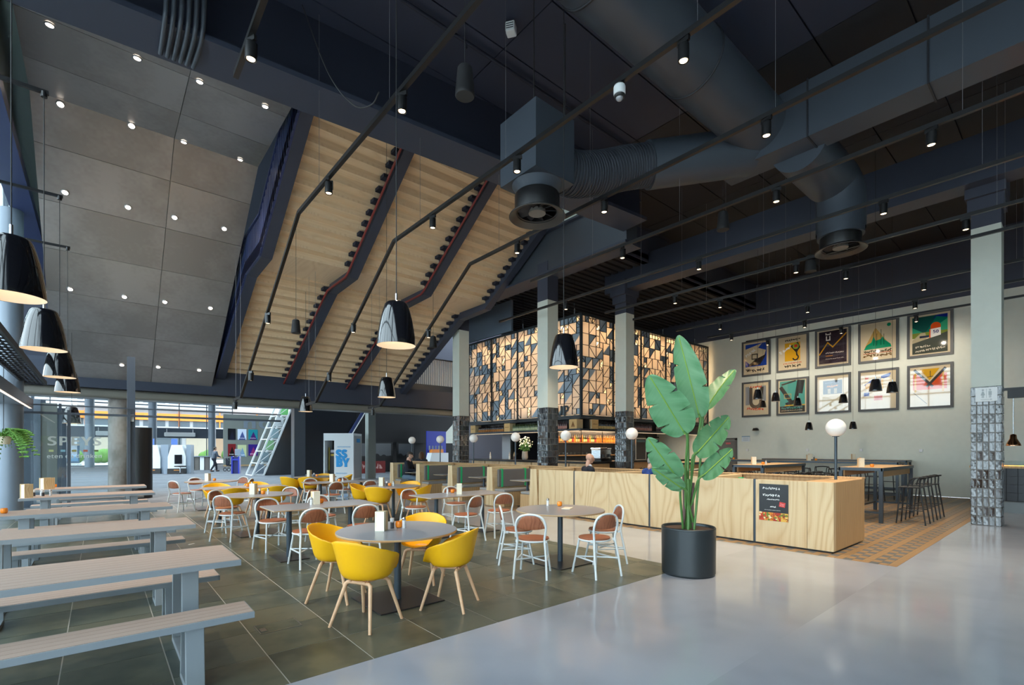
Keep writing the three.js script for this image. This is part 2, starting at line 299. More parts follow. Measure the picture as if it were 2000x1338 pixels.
// ================================================================ columns
function squareColumn(x0, z1, label) {            // x0 = face towards the windows, z1 = face towards the camera
  const S = 0.46, o = thing('column', label, 'column', [x0 + S / 2, 0, z1 - S / 2]);
  part(o, 'core', box(S - 0.03, 2.9, S - 0.03, 0, 1.45, 0), M.colGrout);
  part(o, 'painted_shaft', box(S, 3.35, S, 0, 4.575, 0), M.pale);
  part(o, 'navy_top', box(S, 1.2, S, 0, 6.85, 0), M.navyWall);
  const tw = S / 5, th = 2.9 / 15, g = [0, 1, 2].map((k) => rbox(tw - 0.011, th - 0.011, 0.02, 0.005, 0, 0, 0, 1));
  for (let s = 0; s < 4; s++) for (let i = 0; i < 5; i++) for (let j = 0; j < 15; j++) {
    const m = part(o, 'tile', g[0], colTileMats[Math.floor(rnd() * 3)]), a = s * PI / 2, u = (i - 2) * tw, r = S / 2 - 0.006;
    m.position.set(sin(a) * r + cos(a) * u, th * (j + 0.5), cos(a) * r - sin(a) * u); m.rotation.set(rr(-0.06, 0.06), a + rr(-0.08, 0.08), 0, 'YXZ');
  }
  return o;
}
const colSign = squareColumn(14.1, -1.12, 'pale column with glossy dark tiles and a white toilet sign');
squareColumn(10.6, -10.8, 'pale square column with dark tiled foot in front of the lit bar screen corner');
squareColumn(13.66, -10.12, 'pale square column with dark tiled foot nearest the tall plant leaves');
squareColumn(10.66, -15.75, 'pale square column with dark tiled foot at the far end of the bar');
for (const p of [[14.33, -1.35], [13.89, -10.35]]) single('column_head', p[1] > -5 ? 'navy bracket on top of the column with the toilet sign' : 'navy bracket on top of the column before the lit screen', 'bracket', [box(0.8, 0.5, 0.62, 0, 0.25, 0), box(0.62, 0.3, 0.56, 0, -0.1, 0)], M.navyWall, [p[0], 6.85, p[1]]);
{ // toilet sign
  const t = canvasTex(256, 190, (g, w, h) => { g.fillStyle = '#e9ecec'; g.fillRect(0, 0, w, h); g.fillStyle = '#aeb6b8'; g.strokeStyle = '#aeb6b8';
    const man = (x, skirt) => { g.beginPath(); g.arc(x, 34, 13, 0, 7); g.fill(); g.beginPath(); if (skirt) { g.moveTo(x - 8, 52); g.lineTo(x + 8, 52); g.lineTo(x + 26, 105); g.lineTo(x - 26, 105); } else g.rect(x - 19, 52, 38, 52); g.fill(); g.fillRect(x - 13, 100, 11, 40); g.fillRect(x + 2, 100, 11, 40); };
    man(88, true); man(172, false); g.fillRect(128, 18, 4, 124); g.fillRect(62, 160, 120, 6); g.beginPath(); g.moveTo(176, 152); g.lineTo(200, 163); g.lineTo(176, 174); g.fill(); });
  single('toilet_sign', 'white sign with two grey figures and an arrow on the tiled column', 'sign', face(0.33, 0.29, 0.012), [M.whitePaint, M.whitePaint, M.whitePaint, M.whitePaint, std(white, 0.5, 0, { map: t }), M.whitePaint], [14.07, 2.73, -1.34], -PI / 2);
}
// round steel columns
const roundColumn = (x, z, r, h, label, y = 0) => single('round_column', label, 'column', [cyl(r, r, h, 0, h / 2 + y, 0, 28), cyl(r * 1.25, r * 1.25, 0.03, 0, 0.015, 0, 28)], M.roundCol, [x, 0, z]);
roundColumn(-1.62, -16.6, 0.22, 7.3, 'round blue-grey steel column behind the hanging fern');
for (const z of [-9.2, -1.8, 5.6]) roundColumn(-1.75, z, 0.22, 7.3, 'round blue-grey steel column between windows beside the ' + (z < -9 ? 'picnic tables' : z < 0 ? 'polished floor' : 'rear wall'));
{ // sloping metal soffit with panels
  const sl = 0.733, zc = -13.27, yc = 8.6, o = thing('escalator_soffit', 'grey metal clad underside of a sloping escalator with recessed lights', 'soffit');
  const X0 = -1.05, XM = 1.28, X1 = 3.0, zb = -20.22, yb = yc - (zc - zb) * sl, L = Math.hypot(zc - zb, yc - yb), ang = Math.atan(sl);
  part(o, 'truss_body', slabZY([[-9.6, yc + 0.02], [zc, yc + 0.02], [zb, yb + 0.03], [zb - 0.6, yb + 0.03], [zb - 0.6, yb + 0.5], [zc, yc + 1.3], [-9.6, yc + 1.3]], X0 + 0.02, X1 - 0.02), M.teal);
  const pn = (x0, x1, len, cz, cy, tilt, k) => { const m = part(o, 'panel', box(x1 - x0 - 0.012, 0.03, len - 0.010, 0, 0, 0, k * 1.7, k * 0.9), M.soffit); m.position.set((x0 + x1) / 2, cy, cz); m.rotation.x = tilt; };
  let k = 0;
  for (const [x0, x1] of [[X0, XM], [XM, X1]]) {
    for (const [za, zz] of [[-9.6, -10.9], [-10.9, -12.2], [-12.2, zc]]) pn(x0, x1, za - zz, (za + zz) / 2, yc, 0, k++);
    const cuts = [0, 0.12, 0.27, 0.42, 0.57, 0.72, 0.86, 1]; for (let i = 0; i < 7; i++) { const t = (cuts[i] + cuts[i + 1]) / 2, ln = (cuts[i + 1] - cuts[i]) * L; pn(x0, x1, ln, zc + (zb - zc) * t, yc + (yb - yc) * t, -ang, k++); }
  }
  part(o, 'end_pan', boxAB(X0, X1, yb - 0.02, yb + 0.03, zb - 1.6, zb), M.whitePaint);
  const put = (px, py, flatPart, lit) => {
    let p; if (flatPart) p = onY(px, py, yc - 0.034); if (flatPart && p.z < zc) flatPart = false; if (!flatPart) { const r = ray(px, py); const t = (yc - sl * zc - EYE - 0.04) / (r.y - sl * r.z); p = eye().addScaledVector(r, t); }
    const d = thing('downlight', flatPart ? 'small recessed downlight in the level part of the metal soffit' : 'small recessed downlight in the sloping part of the metal soffit', 'downlight', [p.x, p.y, p.z], 0, flatPart ? 'downlights in the level soffit' : 'downlights in the sloping soffit');
    d.rotation.x = flatPart ? 0 : -ang; part(d, 'trim_ring', new THREE.TorusGeometry(0.062, 0.012, 6, 20).rotateX(PI / 2), M.steel); part(d, 'lamp_lens', cyl(0.055, 0.055, 0.012, 0, 0.0, 0, 18), M.downGlow);
    const s = new THREE.SpotLight(C(1, 0.84, 0.68), 26, 14, 0.55, 0.8, 2); s.position.set(p.x, p.y - 0.06, p.z); s.target.position.set(p.x, 0, p.z - 0.5); s.castShadow = true; scene.add(s, s.target);
  };
  for (const [x, y] of [[97, 49], [268, 114], [390, 160], [518, 208], [118, 204], [257, 246], [359, 278], [469, 312]]) put(x, y, true);
  for (const [x, y] of [[127, 376], [250, 405], [341, 425], [438, 447], [137, 565], [243, 580], [322, 590], [411, 602], [238, 713], [309, 717], [389, 723]]) put(x, y, false);
}
// ================================================================ the wide stairs
{
  const o = thing('staircase', 'wide staircase of pale wood between four navy stringers seen from below', 'stairs');
  const SX = [3.27, 5.56, 7.99, 10.4], line = [[-19.8, 4.33], [-15.18, 6.71], [-13.6, 6.76], [-10.16, 8.95]], hs = (z) => { for (let i = 0; i < 3; i++) if (z <= line[i + 1][0]) { const [a, b] = [line[i], line[i + 1]]; return a[1] + (b[1] - a[1]) * (z - a[0]) / (b[0] - a[0]); } return line[3][1]; };
  SX.forEach((x, i) => {
    const up = line.map(([z, y]) => [z, y + 0.1]), dn = line.map(([z, y]) => [z, y - 0.26]).reverse();
    part(o, 'stringer', slabZY([...up, ...dn], x - 0.13, x + 0.13), M.navyBeam);
    if (i === 1 || i === 2) part(o, 'red_pipe', tube(line.map(([z, y]) => [x - 0.2, y - 0.23, z]), 0.03, 60, 8, false, 0.05), M.redPipe, 'dark red sprinkler pipe');
  });
  const flights = [[0, 13], [2, 12]];
  for (let b = 0; b < 3; b++) {
    const w = SX[b + 1] - SX[b] - 0.26, cx = (SX[b] + SX[b + 1]) / 2;
    for (const [i, n] of flights) {
      const [za, ya] = line[i], [zb, yb] = line[i + 1], dz = (zb - za) / n, dy = (yb - ya) / n;
      const gt = [0, 1, 2].map((k) => box(dz + 0.05, 0.06, w, 0, 0, 0, k * 0.4, k * 0.8).rotateY(PI / 2)), gr = [0, 1, 2].map((k) => box(dy, 0.045, w, 0, 0, 0, k * 0.5, k * 0.7).rotateZ(PI / 2).rotateY(PI / 2)), gb = box(0.16, dy * 0.45, dz * 0.7);
      for (let k = 0; k < n; k++) {
        const m = part(o, 'tread', gt[k % 3], M.stairWood); m.position.set(cx, ya + dy * (k + 1) - 0.03, za + dz * (k + 0.5));
        const r = part(o, 'riser', gr[(k + 1) % 3], M.stairWood); r.position.set(cx, ya + dy * (k + 0.5), za + dz * k);
        part(o, 'bracket', gb, M.navyDeep).position.set(SX[b + 1] - 0.2, ya + dy * (k + 0.35), za + dz * (k + 0.5));
      }
    }
    part(o, 'landing_board', box(w, 0.06, 1.66, cx, 6.73, -14.39), M.stairWood);
  }
  const bal = [[-19.8, 4.2], [-15.18, 6.6], [-13.6, 6.65], [-10.16, 8.85]];
  for (let k = 0; k < 60; k++) { const z = -19.8 + k * 9.6 / 60; part(o, 'baluster', box(0.02, 0.95, 0.13, 3.1, hs(z) + 0.25, z), M.navyGloss); }
  part(o, 'balustrade_rail', slabZY([...bal.map(([z, y]) => [z, y + 0.94]), ...bal.map(([z, y]) => [z, y + 0.9]).reverse()], 3.07, 3.13), M.navyGloss);
  part(o, 'side_plate', slabZY([...line.map(([z, y]) => [z, y + 0.1]), ...line.map(([z, y]) => [z, y - 0.24]).reverse()], 3.09, 3.14), M.navyGloss);
}
// ================================================================ ducts
{
  const a = thing('round_duct', 'large round dark duct crossing under the ceiling', 'duct');
  part(a, 'duct_pipe', [cyl(0.5, 0.5, 13.5, 0, 0, 0, 40).rotateZ(PI / 2).translate(2.55, 7.6, -3.95)], M.duct);
  for (const x of [-1.2, 1.6, 4.35, 4.6, 7.0]) part(a, 'joint_ring', new THREE.TorusGeometry(0.505, 0.018, 8, 40).rotateY(PI / 2).translate(x, 7.6, -3.95), M.ductDark);
  part(a, 'far_pipe', cyl(0.46, 0.46, 1.7, 0, 0, 0, 36).rotateZ(PI / 2).translate(10.6, 7.15, -3.4), M.duct);
  part(a, 'elbow', [tube([[11.2, 7.15, -3.4], [11.6, 7.1, -3.35], [11.75, 6.8, -3.3], [11.75, 6.1, -3.3]], 0.44, 20, 28)], M.duct);
  const b = thing('rectangular_duct', 'long rectangular blue-grey duct running towards the bar', 'duct');
  const zs = [9, 6.5, 3.8, 1.1, -1.5, -3.1, -4.7];
  for (let i = 0; i < 6; i++) part(b, 'duct_section', boxAB(9.3, 9.86, 6.98, 7.95, zs[i + 1] + 0.008, zs[i] - 0.008), M.duct);
  for (const z of zs.slice(1, 6)) part(b, 'flange', boxAB(9.28, 9.88, 6.96, 7.97, z - 0.012, z + 0.012), M.ductDark);
  part(b, 'round_branch', bar([9.5, 7.3, -4.2], [7.9, 6.95, -5.35], 0.42, 0.42, 36), M.duct);
  const pts = [[8.0, 6.97, -5.28], [7.5, 6.84, -5.55], [6.9, 6.6, -5.75], [6.3, 6.42, -5.85], [5.6, 6.4, -5.9]];
  part(b, 'flexible_hose', tube(pts, 0.36, 30, 28), M.flex);
  const cv = new THREE.CatmullRomCurve3(pts.map((p) => V(...p)));
  for (let k = 0; k < 38; k++) { const p = cv.getPoint(k / 40), t = cv.getTangent(k / 40); part(b, 'hose_rib', new THREE.TorusGeometry(0.37, 0.012, 6, 28).applyQuaternion(new THREE.Quaternion().setFromUnitVectors(V(0, 0, 1), t)).translate(p.x, p.y, p.z), M.flex); }
}
function airVent(x, y, z, label, boxed) {
  const o = thing('air_diffuser', label, 'air vent', [x, y, z]);
  if (boxed) { for (const s of [-1, 1]) part(o, 'hanger_rod', cyl(0.008, 0.008, 1.7, s * 0.35, 2.3, 0.3, 6), M.wireDark); part(o, 'plenum_box', box(0.86, 1.05, 0.86, 0, 1.0, 0), M.duct); part(o, 'cone', lathe([[0.27, 0.28], [0.42, 0.48]], 32), M.duct); }
  else part(o, 'neck', cyl(0.42, 0.42, 0.3, 0, 0.4, 0, 32), M.duct);
  part(o, 'barrel', lathe([[0.36, 0.32], [0.37, 0.3], [0.37, 0.02], [0.33, 0.02], [0.33, 0.3], [0.36, 0.32]], 40), M.black);
  part(o, 'flared_rim', lathe([[0.33, 0.06], [0.37, 0.03], [0.46, -0.02], [0.465, -0.035], [0.45, -0.04], [0.36, 0.0], [0.32, 0.04]], 40), std(C(0.07, 0.068, 0.065), 0.35, 0.4));
  part(o, 'hub', cyl(0.14, 0.14, 0.06, 0, 0.05, 0, 24), std(C(0.2, 0.19, 0.175), 0.5));
  for (let k = 0; k < 10; k++) { const m = part(o, 'vane', box(0.2, 0.008, 0.1, 0.235, 0, 0).rotateX(0.5), M.ductDark); m.position.y = 0.08; m.rotation.y = k * PI / 5; }
  part(o, 'back_disc', cyl(0.33, 0.33, 0.01, 0, 0.2, 0, 32), M.blackMatt);
}
airVent(5.5, 5.45, -5.85, 'round ceiling air diffuser under a square box near the stairs', true);
airVent(11.75, 5.75, -3.3, 'round ceiling air diffuser over the high tables', false);

// ================================================================ lighting tracks and spotlights
const TRH = 5.8;
function spot(p, label, group, aim, power = 30, lit = true) {
  const o = thing('track_spotlight', label, 'spotlight', [p.x, p.y - 0.016, p.z], rr(-0.6, 0.6), group);
  part(o, 'adapter', box(0.03, 0.05, 0.14, 0, -0.04, 0), M.black);
  part(o, 'arm', box(0.02, 0.13, 0.03, 0.055, -0.11, 0), M.black); part(o, 'arm_bracket', box(0.075, 0.02, 0.03, 0.025, -0.055, 0), M.black);
  part(o, 'lamp_housing', lathe([[0.0, -0.07], [0.05, -0.07], [0.056, -0.08], [0.056, -0.24], [0.05, -0.245], [0.046, -0.225], [0, -0.222]], 20), M.black);
  part(o, 'lamp_lens', cyl(0.04, 0.04, 0.006, 0, -0.232, 0, 16), M.lampGlow);
  if (lit) { const s = new THREE.SpotLight(power > 35 || power === 11 ? C(1, 0.86, 0.68) : C(1, 0.76, 0.5), power, 12, power > 35 || power === 11 ? 0.68 : 0.5, 0.8, 2); s.position.set(p.x, p.y - 0.27, p.z); s.target.position.set(p.x + (aim?.[0] ?? 0), aim?.[2] ?? 0, p.z + (aim?.[1] ?? 0)); s.castShadow = true; scene.add(s, s.target); }
}
function track(pts, label, wires) {
  const o = thing('light_track', label, 'light track');
  for (let i = 0; i + 1 < pts.length; i++) part(o, 'rail', bar(pts[i], pts[i + 1], 0.055, 0.06), M.black);
  for (const [x, y, z, h] of wires) part(o, 'hanging_wire', cyl(0.003, 0.003, h, x, y + h / 2, z, 5), M.wire);
  return o;
}
const wl = (x, zs) => zs.map((z) => [x, TRH, z, 8.6 - TRH]);
track([[1.17, TRH, 3], [1.17, TRH, -6.2]], 'short black light track ending under the deep navy beam', wl(1.17, [1, -2, -4.6]));
const bend = [[2.7, 'left'], [4.54, 'middle'], [6.42, 'right']];
for (const [x, w] of bend) track([[x, TRH, 3], [x, TRH, -9.05], [x, TRH - 2.9, -13.7], [x, TRH - 2.92, -14.5]], 'black light track bending down along the stairs under their ' + { left: 'bay beside the metal soffit', middle: 'middle bay', right: 'bay beside the bar' }[w], [...wl(x, [1, -2.5, -5.5, -8]), [x, TRH - 2.9, -13.75, 3.6], [x, TRH - 2.9, -14.3, 3.6]]);
const right = [[8.25, -9.0, 'beside the rectangular duct'], [10.05, -12.5, 'passing the column before the bar'], [11.9, -9.6, 'in front of the second air diffuser'], [13.2, -9.5, 'beside the navy column beam'], [15.6, -9.4, 'over the middle of the high tables'], [17.45, -9.2, 'over the stools by the posters'], [19.3, -8.6, 'close to the poster wall']];
for (const [x, z, w] of right) track([[x, TRH, 4], [x, TRH, z]], 'straight black light track ' + w, wl(x, [2.5, -1, -4.9, -7]).map((q) => q));
const SG = 'track spotlights over the dining tables', ORD = ['first', 'second', 'third', 'fourth', 'fifth', 'sixth', 'seventh'];
let sc = {}; const SL = (k) => { const i = sc[k] = (sc[k] ?? -1) + 1; return ORD[i] + ' black spotlight towards the hall on ' + k; };
const TN = { 1.17: 'the short track', 2.7: 'the soffit-side bent track', 4.54: 'the middle bent track', 6.42: 'the bar-side bent track' };
for (const [px, py, x] of [[490, 60, 1.17], [785, 190, 2.7], [642, 345, 2.7]]) spot(V(x, TRH, onX(px, py, x).z), SL(TN[x]), SG, [0, -0.6]);
for (const [px, py, x] of [[1335, 70, 4.54], [1010, 295, 4.54], [845, 410, 4.54], [1497, 215, 6.42], [1180, 372, 6.42], [1010, 462, 6.42]]) spot(V(x, TRH, onX(px, py, x).z), SL(TN[x]), SG, [0, -0.6]);
for (const [px, py, x] of [[523, 608, 2.7], [690, 628, 4.54], [837, 640, 6.42], [490, 722, 2.7], [643, 725, 4.54], [455, 793, 2.7], [728, 795, 6.42]]) { const p = onX(px, py, x); spot(V(x, Math.max(p.y, 2.9), Math.max(p.z, -14.4)), SL('the sloping end of ' + TN[x]), 'spotlights on the sloping tracks', [0, 0.4], 14); }
for (const [x, zs] of [[8.25, [-1.3, -3.2, -6.2]], [10.05, [-2.2, -5.5, -9.5]], [11.9, [-1.4, -4.2, -7.2]], [13.2, [-3.6, -6.6]], [15.6, [-2.6, -5.2, -7.8]], [17.45, [-3.1, -5.9, -8.3]], [19.3, [-3.4, -5.4, -7.8]]]) zs.forEach((z) => spot(V(x, TRH, z), SL('the track ' + right.find((q) => q[0] === x)[2]), 'track spotlights over the high tables', x > 17 ? [WALLX - x, 0, x > 18 ? 4.6 : 3.2] : [0, -0.5], x > 17 ? 11 : 42));

// ================================================================ bell pendants
function pendantProto(D, H) {
  const r = D / 2, o = thing('pendant_lamp', 'pendant', 'pendant lamp');
  part(o, 'shade', lathe([[0.0, H], [r * 0.44, H], [r * 0.53, H * 0.985], [r * 0.6, H * 0.94], [r * 0.7, H * 0.8], [r * 0.8, H * 0.62], [r * 0.89, H * 0.4], [r * 0.96, H * 0.18], [r, 0], [r * 0.985, 0]], 48), M.blackGloss);
  part(o, 'shade_lining', lathe([[r * 0.985, 0.001], [r * 0.945, H * 0.18], [r * 0.87, H * 0.4], [r * 0.76, H * 0.64], [r * 0.5, H * 0.93], [0, H * 0.95]], 40), M.shadeIn, 'pale inner lining of the shade');
  part(o, 'neck', [cyl(0.012, 0.012, H * 0.22, 0, H * 1.1, 0, 10)], M.steel);
  part(o, 'lamp_bulb', ball(r * 0.22, 0, H * 0.55, 0, 14), std(C(0.9, 0.85, 0.75), 0.4, 0, { emissive: C(1, 0.72, 0.45), emissiveIntensity: 0.25 }));
  return o;
}
const bigP = pendantProto(0.41, 0.46); let firstBig = true;
function pendant(x, y, z, label, top, group) {
  let o; if (firstBig) { o = bigP; o.position.set(x, y, z); o.userData.label = label; firstBig = false; } else { o = bigP.clone(); o.name = num('pendant_lamp'); o.position.set(x, y, z); o.userData = { label, category: 'pendant lamp' }; o.children.filter((c) => c.name === 'cord').forEach((c) => o.remove(c)); scene.add(o); }
  if (group) o.userData.group = group;
  part(o, 'cord', cyl(0.005, 0.005, top - y - 0.55, 0, 0.55 + (top - y - 0.55) / 2, 0, 6), M.wireDark);
  const l = new THREE.PointLight(C(1, 0.75, 0.5), 0.12, 6, 2); l.position.set(x, y + 0.12, z); l.castShadow = true; scene.add(l);
}
pendant(2.41, 2.69, -4.75, 'glossy black bell pendant above the round table beside the floor edge', 8.6);
pendant(4.98, 2.74, -4.75, 'glossy black bell pendant before the pale column above the round table with flat menu', 8.6);
{ const p = atD(755, 776, 11.2); pendant(p.x, p.y, p.z, 'glossy black bell pendant above the yellow-chair round table near the booths', 8.7); }
{ const p = atD(597, 804, 15.0); pendant(p.x, p.y, p.z, 'glossy black bell pendant above the round table before the hall column', 6.45); }
const wp = [[22, 580, 3.75], [86, 683, 5.6], [116.5, 737, 7.9], [132, 766, 9.9], [140, 827, 13.6]], wl2 = ['first', 'second', 'third', 'fourth', 'fifth'];
wp.forEach(([x, y, d], i) => { const p = atD(x, y, d); pendant(p.x, p.y, p.z, wl2[i] + ' glossy black bell pendant from the polished floor in the window row', i === 4 ? 4.85 : 5.7, 'window row pendants');
  if (i < 4) { const a = thing('lamp_bracket', 'thin black arm from the facade carrying the ' + wl2[i] + ' window pendant', 'bracket', [p.x, 5.7, p.z]); part(a, 'arm', boxAB(FACX - p.x, 0.04, -0.02, 0.02, -0.02, 0.02), M.black); part(a, 'ceiling_rose', cyl(0.03, 0.03, 0.06, 0, -0.03, 0, 12), M.black); } });
const smallP = pendantProto(0.25, 0.27); let firstSmall = true;
for (const [px, py, w, lab] of [[1480, 780, 20, ''], [1515, 784, 18, ''], [1490, 796, 14, ''], [1558, 793, 17, ''], [1580, 840, 16.5, ''], [1647, 787, 19, ''], [1666, 838, 16.5, ''], [1710, 764, 27, ''], [1743, 767, 25, '']]) {
  const f = Math.hypot(1, (px - 1000) / 950), p = atD(px, py, 0.25 * 950 * f / w), L = py > 830 ? 'small black bell pendant hanging low in front of the bare wall under the posters' : 'small black bell pendant over the high tables in front of the posters';
  let o; if (firstSmall) { o = smallP; firstSmall = false; } else { o = smallP.clone(); o.name = num('pendant_lamp'); o.children.filter((c) => c.name === 'cord').forEach((c) => o.remove(c)); scene.add(o); }
  o.position.copy(p); o.userData = { label: L, category: 'pendant lamp', group: py > 830 ? 'low small pendants' : 'small pendants over the high tables' };
  const t = 8.6; part(o, 'cord', cyl(0.004, 0.004, t - p.y - 0.32, 0, 0.32 + (t - p.y - 0.32) / 2, 0, 6), M.wireDark);
}
{ const p = onX(1479, 841, WALLX); single('wall_lamp', 'small dark wall lamp under the posters', 'wall lamp', [lathe([[0, 0.1], [0.1, 0.1], [0.14, 0], [0.12, 0]], 20), box(0.12, 0.05, 0.04, 0.1, 0.09, 0)], M.black, [WALLX - 0.16, p.y, p.z]); }

// ================================================================ hanging loudspeakers, camera, sensor, cables
function speaker(px, py, d, s, label, top) {
  const p = atD(px, py, d), o = thing('hanging_speaker', label, 'loudspeaker', [p.x, p.y, p.z]);
  part(o, 'speaker_body', lathe([[0, 0.17], [0.07, 0.17], [0.085, 0.15], [0.11, -0.12], [0.112, -0.16], [0.1, -0.17]].map((q) => [q[0] * s, q[1] * s]), 28), M.blackMatt);
  part(o, 'grille', cyl(0.102 * s, 0.102 * s, 0.01, 0, -0.165 * s, 0, 28), std(C(0.03, 0.03, 0.03), 0.8)); part(o, 'suspension_wire', cyl(0.004, 0.004, top - p.y - 0.17 * s, 0, 0.17 * s + (top - p.y - 0.17 * s) / 2, 0, 6), M.wireDark); part(o, 'eyelet', new THREE.TorusGeometry(0.018 * s, 0.005, 6, 12).translate(0, 0.19 * s, 0), M.steel);
}
speaker(908, 160, 5.6, 1.0, 'black bell loudspeaker hanging under the navy ceiling', 8.6);
speaker(1412, 432, 9.6, 1.05, 'black loudspeaker hanging beyond the rectangular duct', 8.6);
speaker(1583, 515, 10.8, 1.05, 'black loudspeaker hanging in front of the poster wall', 8.6);
speaker(578, 638, 12.2, 1.0, 'small black loudspeaker hanging below the left stair bay', 7.25);
speaker(846, 668, 14.5, 1.0, 'small black loudspeaker hanging below the right stair bay', 6.6);
{
  const p = onX(1210, 165, 4.54), o = thing('dome_camera', 'white dome security camera on a light track', 'camera', [p.x, 5.66, p.z]);
  part(o, 'housing', lathe([[0, 0.09], [0.06, 0.09], [0.068, 0.07], [0.068, 0], [0.062, -0.02], [0, -0.02]], 28), M.whitePaint); part(o, 'dark_ring', lathe([[0.062, -0.02], [0.055, -0.045], [0.04, -0.05]], 28), M.black); part(o, 'dome', new THREE.SphereGeometry(0.042, 20, 12, 0, 7, PI / 2, PI / 2).translate(0, -0.045, 0), phy(C(0.3, 0.3, 0.32), 0.05, { clearcoat: 1 })); part(o, 'hanger', cyl(0.01, 0.01, 0.06, 0, 0.12, 0, 8), M.steel);
  const q = onY(998, 57, 8.45), s = thing('ceiling_sensor', 'white slotted sensor box under the ceiling', 'sensor', [q.x, q.y, q.z], 0.6); part(s, 'sensor_body', rbox(0.16, 0.16, 0.16, 0.02), M.whitePaint); for (const k of [-1, 0, 1]) part(s, 'slot', box(0.165, 0.015, 0.12, 0, k * 0.035, 0), M.steel);
  const b = thing('cable_bundle', 'bundle of dark conduits bending over the deep navy beam', 'conduit'); for (let k = 0; k < 6; k++) part(b, 'conduit', tube([[0.7 + k * 0.09, 8.56, -6.9], [0.68 + k * 0.085, 8.4, -7.7], [0.68 + k * 0.085, 7.6, -7.95], [0.67 + k * 0.085, 7.36, -8.1], [0.67 + k * 0.08, 7.34, -8.7]], 0.03, 20, 8), M.duct);
  single('power_cable', 'thin black cable sagging from the ceiling to a pendant cord', 'cable', tube([onY(590, 10, 8.5), atD(640, 140, 6.4), atD(690, 205, 6.2), atD(725, 205, 6.0), atD(740, 180, 5.6)], 0.008, 40, 6), M.wireDark);
  for (const [i, x] of [4.4, 4.75].entries()) single('ceiling_pipe', i ? 'thin dark pipe under the navy ceiling beside the white sensor' : 'thin dark pipe with a sprinkler under the navy ceiling', 'pipe', [bar([-2, 8.5, -5.2 - i * 1.6], [11, 8.5, -5.2 - i * 1.6], 0.03, 0.03, 10), cyl(0.012, 0.012, 0.1, x, 8.44, -5.2 - i * 1.6, 8)], M.navyDeep);
}
// ================================================================ picnic tables and benches
function loopLeg(o, x, h, wTop, wBot) {          // closed flat-bar loop standing across the bench
  const a = wTop / 2, b = wBot / 2, t = 0.03, w = 0.1;
  const pts = [[-b, 0], [b, 0], [a, h], [-a, h]], inn = [[-b + t * 1.2, t], [b - t * 1.2, t], [a - t * 1.2, h - t], [-a + t * 1.2, h - t]];
  const s = new THREE.Shape(pts.map((p) => new THREE.Vector2(...p))); s.holes.push(new THREE.Path(inn.map((p) => new THREE.Vector2(...p))));
  part(o, 'leg', new THREE.ExtrudeGeometry(s, { depth: w, bevelEnabled: true, bevelSize: 0.003, bevelThickness: 0.003, bevelSegments: 1 }).rotateY(-PI / 2).translate(x + w / 2, 0, 0), M.benchFrame);
}
function plankTop(o, L, W, y, n) {
  const s = (W - 0.02) / n;
  for (let k = 0; k < n; k++) part(o, 'slat', box(s - 0.004, 0.022, L - 0.012, 0, 0, 0, k * 0.3, k * 0.7).rotateY(PI / 2).translate(0, y - 0.011, -W / 2 + 0.01 + s * (k + 0.5)), M.benchSlat);
  part(o, 'edge_frame', [boxAB(-L / 2, L / 2, y - 0.045, y - 0.003, W / 2 - 0.012, W / 2), boxAB(-L / 2, L / 2, y - 0.045, y - 0.003, -W / 2, -W / 2 + 0.012), boxAB(L / 2 - 0.012, L / 2, y - 0.045, y - 0.003, -W / 2, W / 2), boxAB(-L / 2, -L / 2 + 0.012, y - 0.045, y - 0.003, -W / 2, W / 2), boxAB(-L / 2 + 0.1, L / 2 - 0.1, y - 0.05, y - 0.024, -W * 0.25, -W * 0.25 + 0.04), boxAB(-L / 2 + 0.1, L / 2 - 0.1, y - 0.05, y - 0.024, W * 0.25 - 0.04, W * 0.25)], M.benchFrame);
}
const pt = thing('picnic_table', '', 'table'); plankTop(pt, 1.9, 0.76, 0.74, 8); for (const x of [-0.63, 0.63]) loopLeg(pt, x, 0.7, 0.6, 0.66);
const pb = thing('picnic_bench', '', 'bench'); plankTop(pb, 1.9, 0.32, 0.45, 4); for (const x of [-0.6, 0.6]) loopLeg(pb, x, 0.41, 0.24, 0.32);
const PX = -0.12, pz = [-4.58, -6.9, -9.2, -12.2, -14.5], pn = ['beside the polished floor edge', 'second from the polished floor', 'in the middle of the row', 'with a narrow wooden menu box', 'with a broad wooden menu box'], pb2 = pn;
pz.forEach((z, i) => {
  const l = 'long grey slatted picnic table ' + pn[i]; if (i) dup(pt, [PX, 0, z], 0, l, 'picnic tables'); else { pt.position.set(PX, 0, z); pt.userData.label = l; pt.userData.group = 'picnic tables'; }
  for (const s of [1, -1]) { const bl = 'grey slatted bench, ' + (s > 0 ? 'floor-edge' : 'hall') + ' side of the picnic table ' + pb2[i]; if (i || s < 0) dup(pb, [PX, 0, z + s * 0.645], 0, bl, 'picnic benches'); else { pb.position.set(PX, 0, z + 0.645); pb.userData.label = bl; pb.userData.group = 'picnic benches'; } }
});

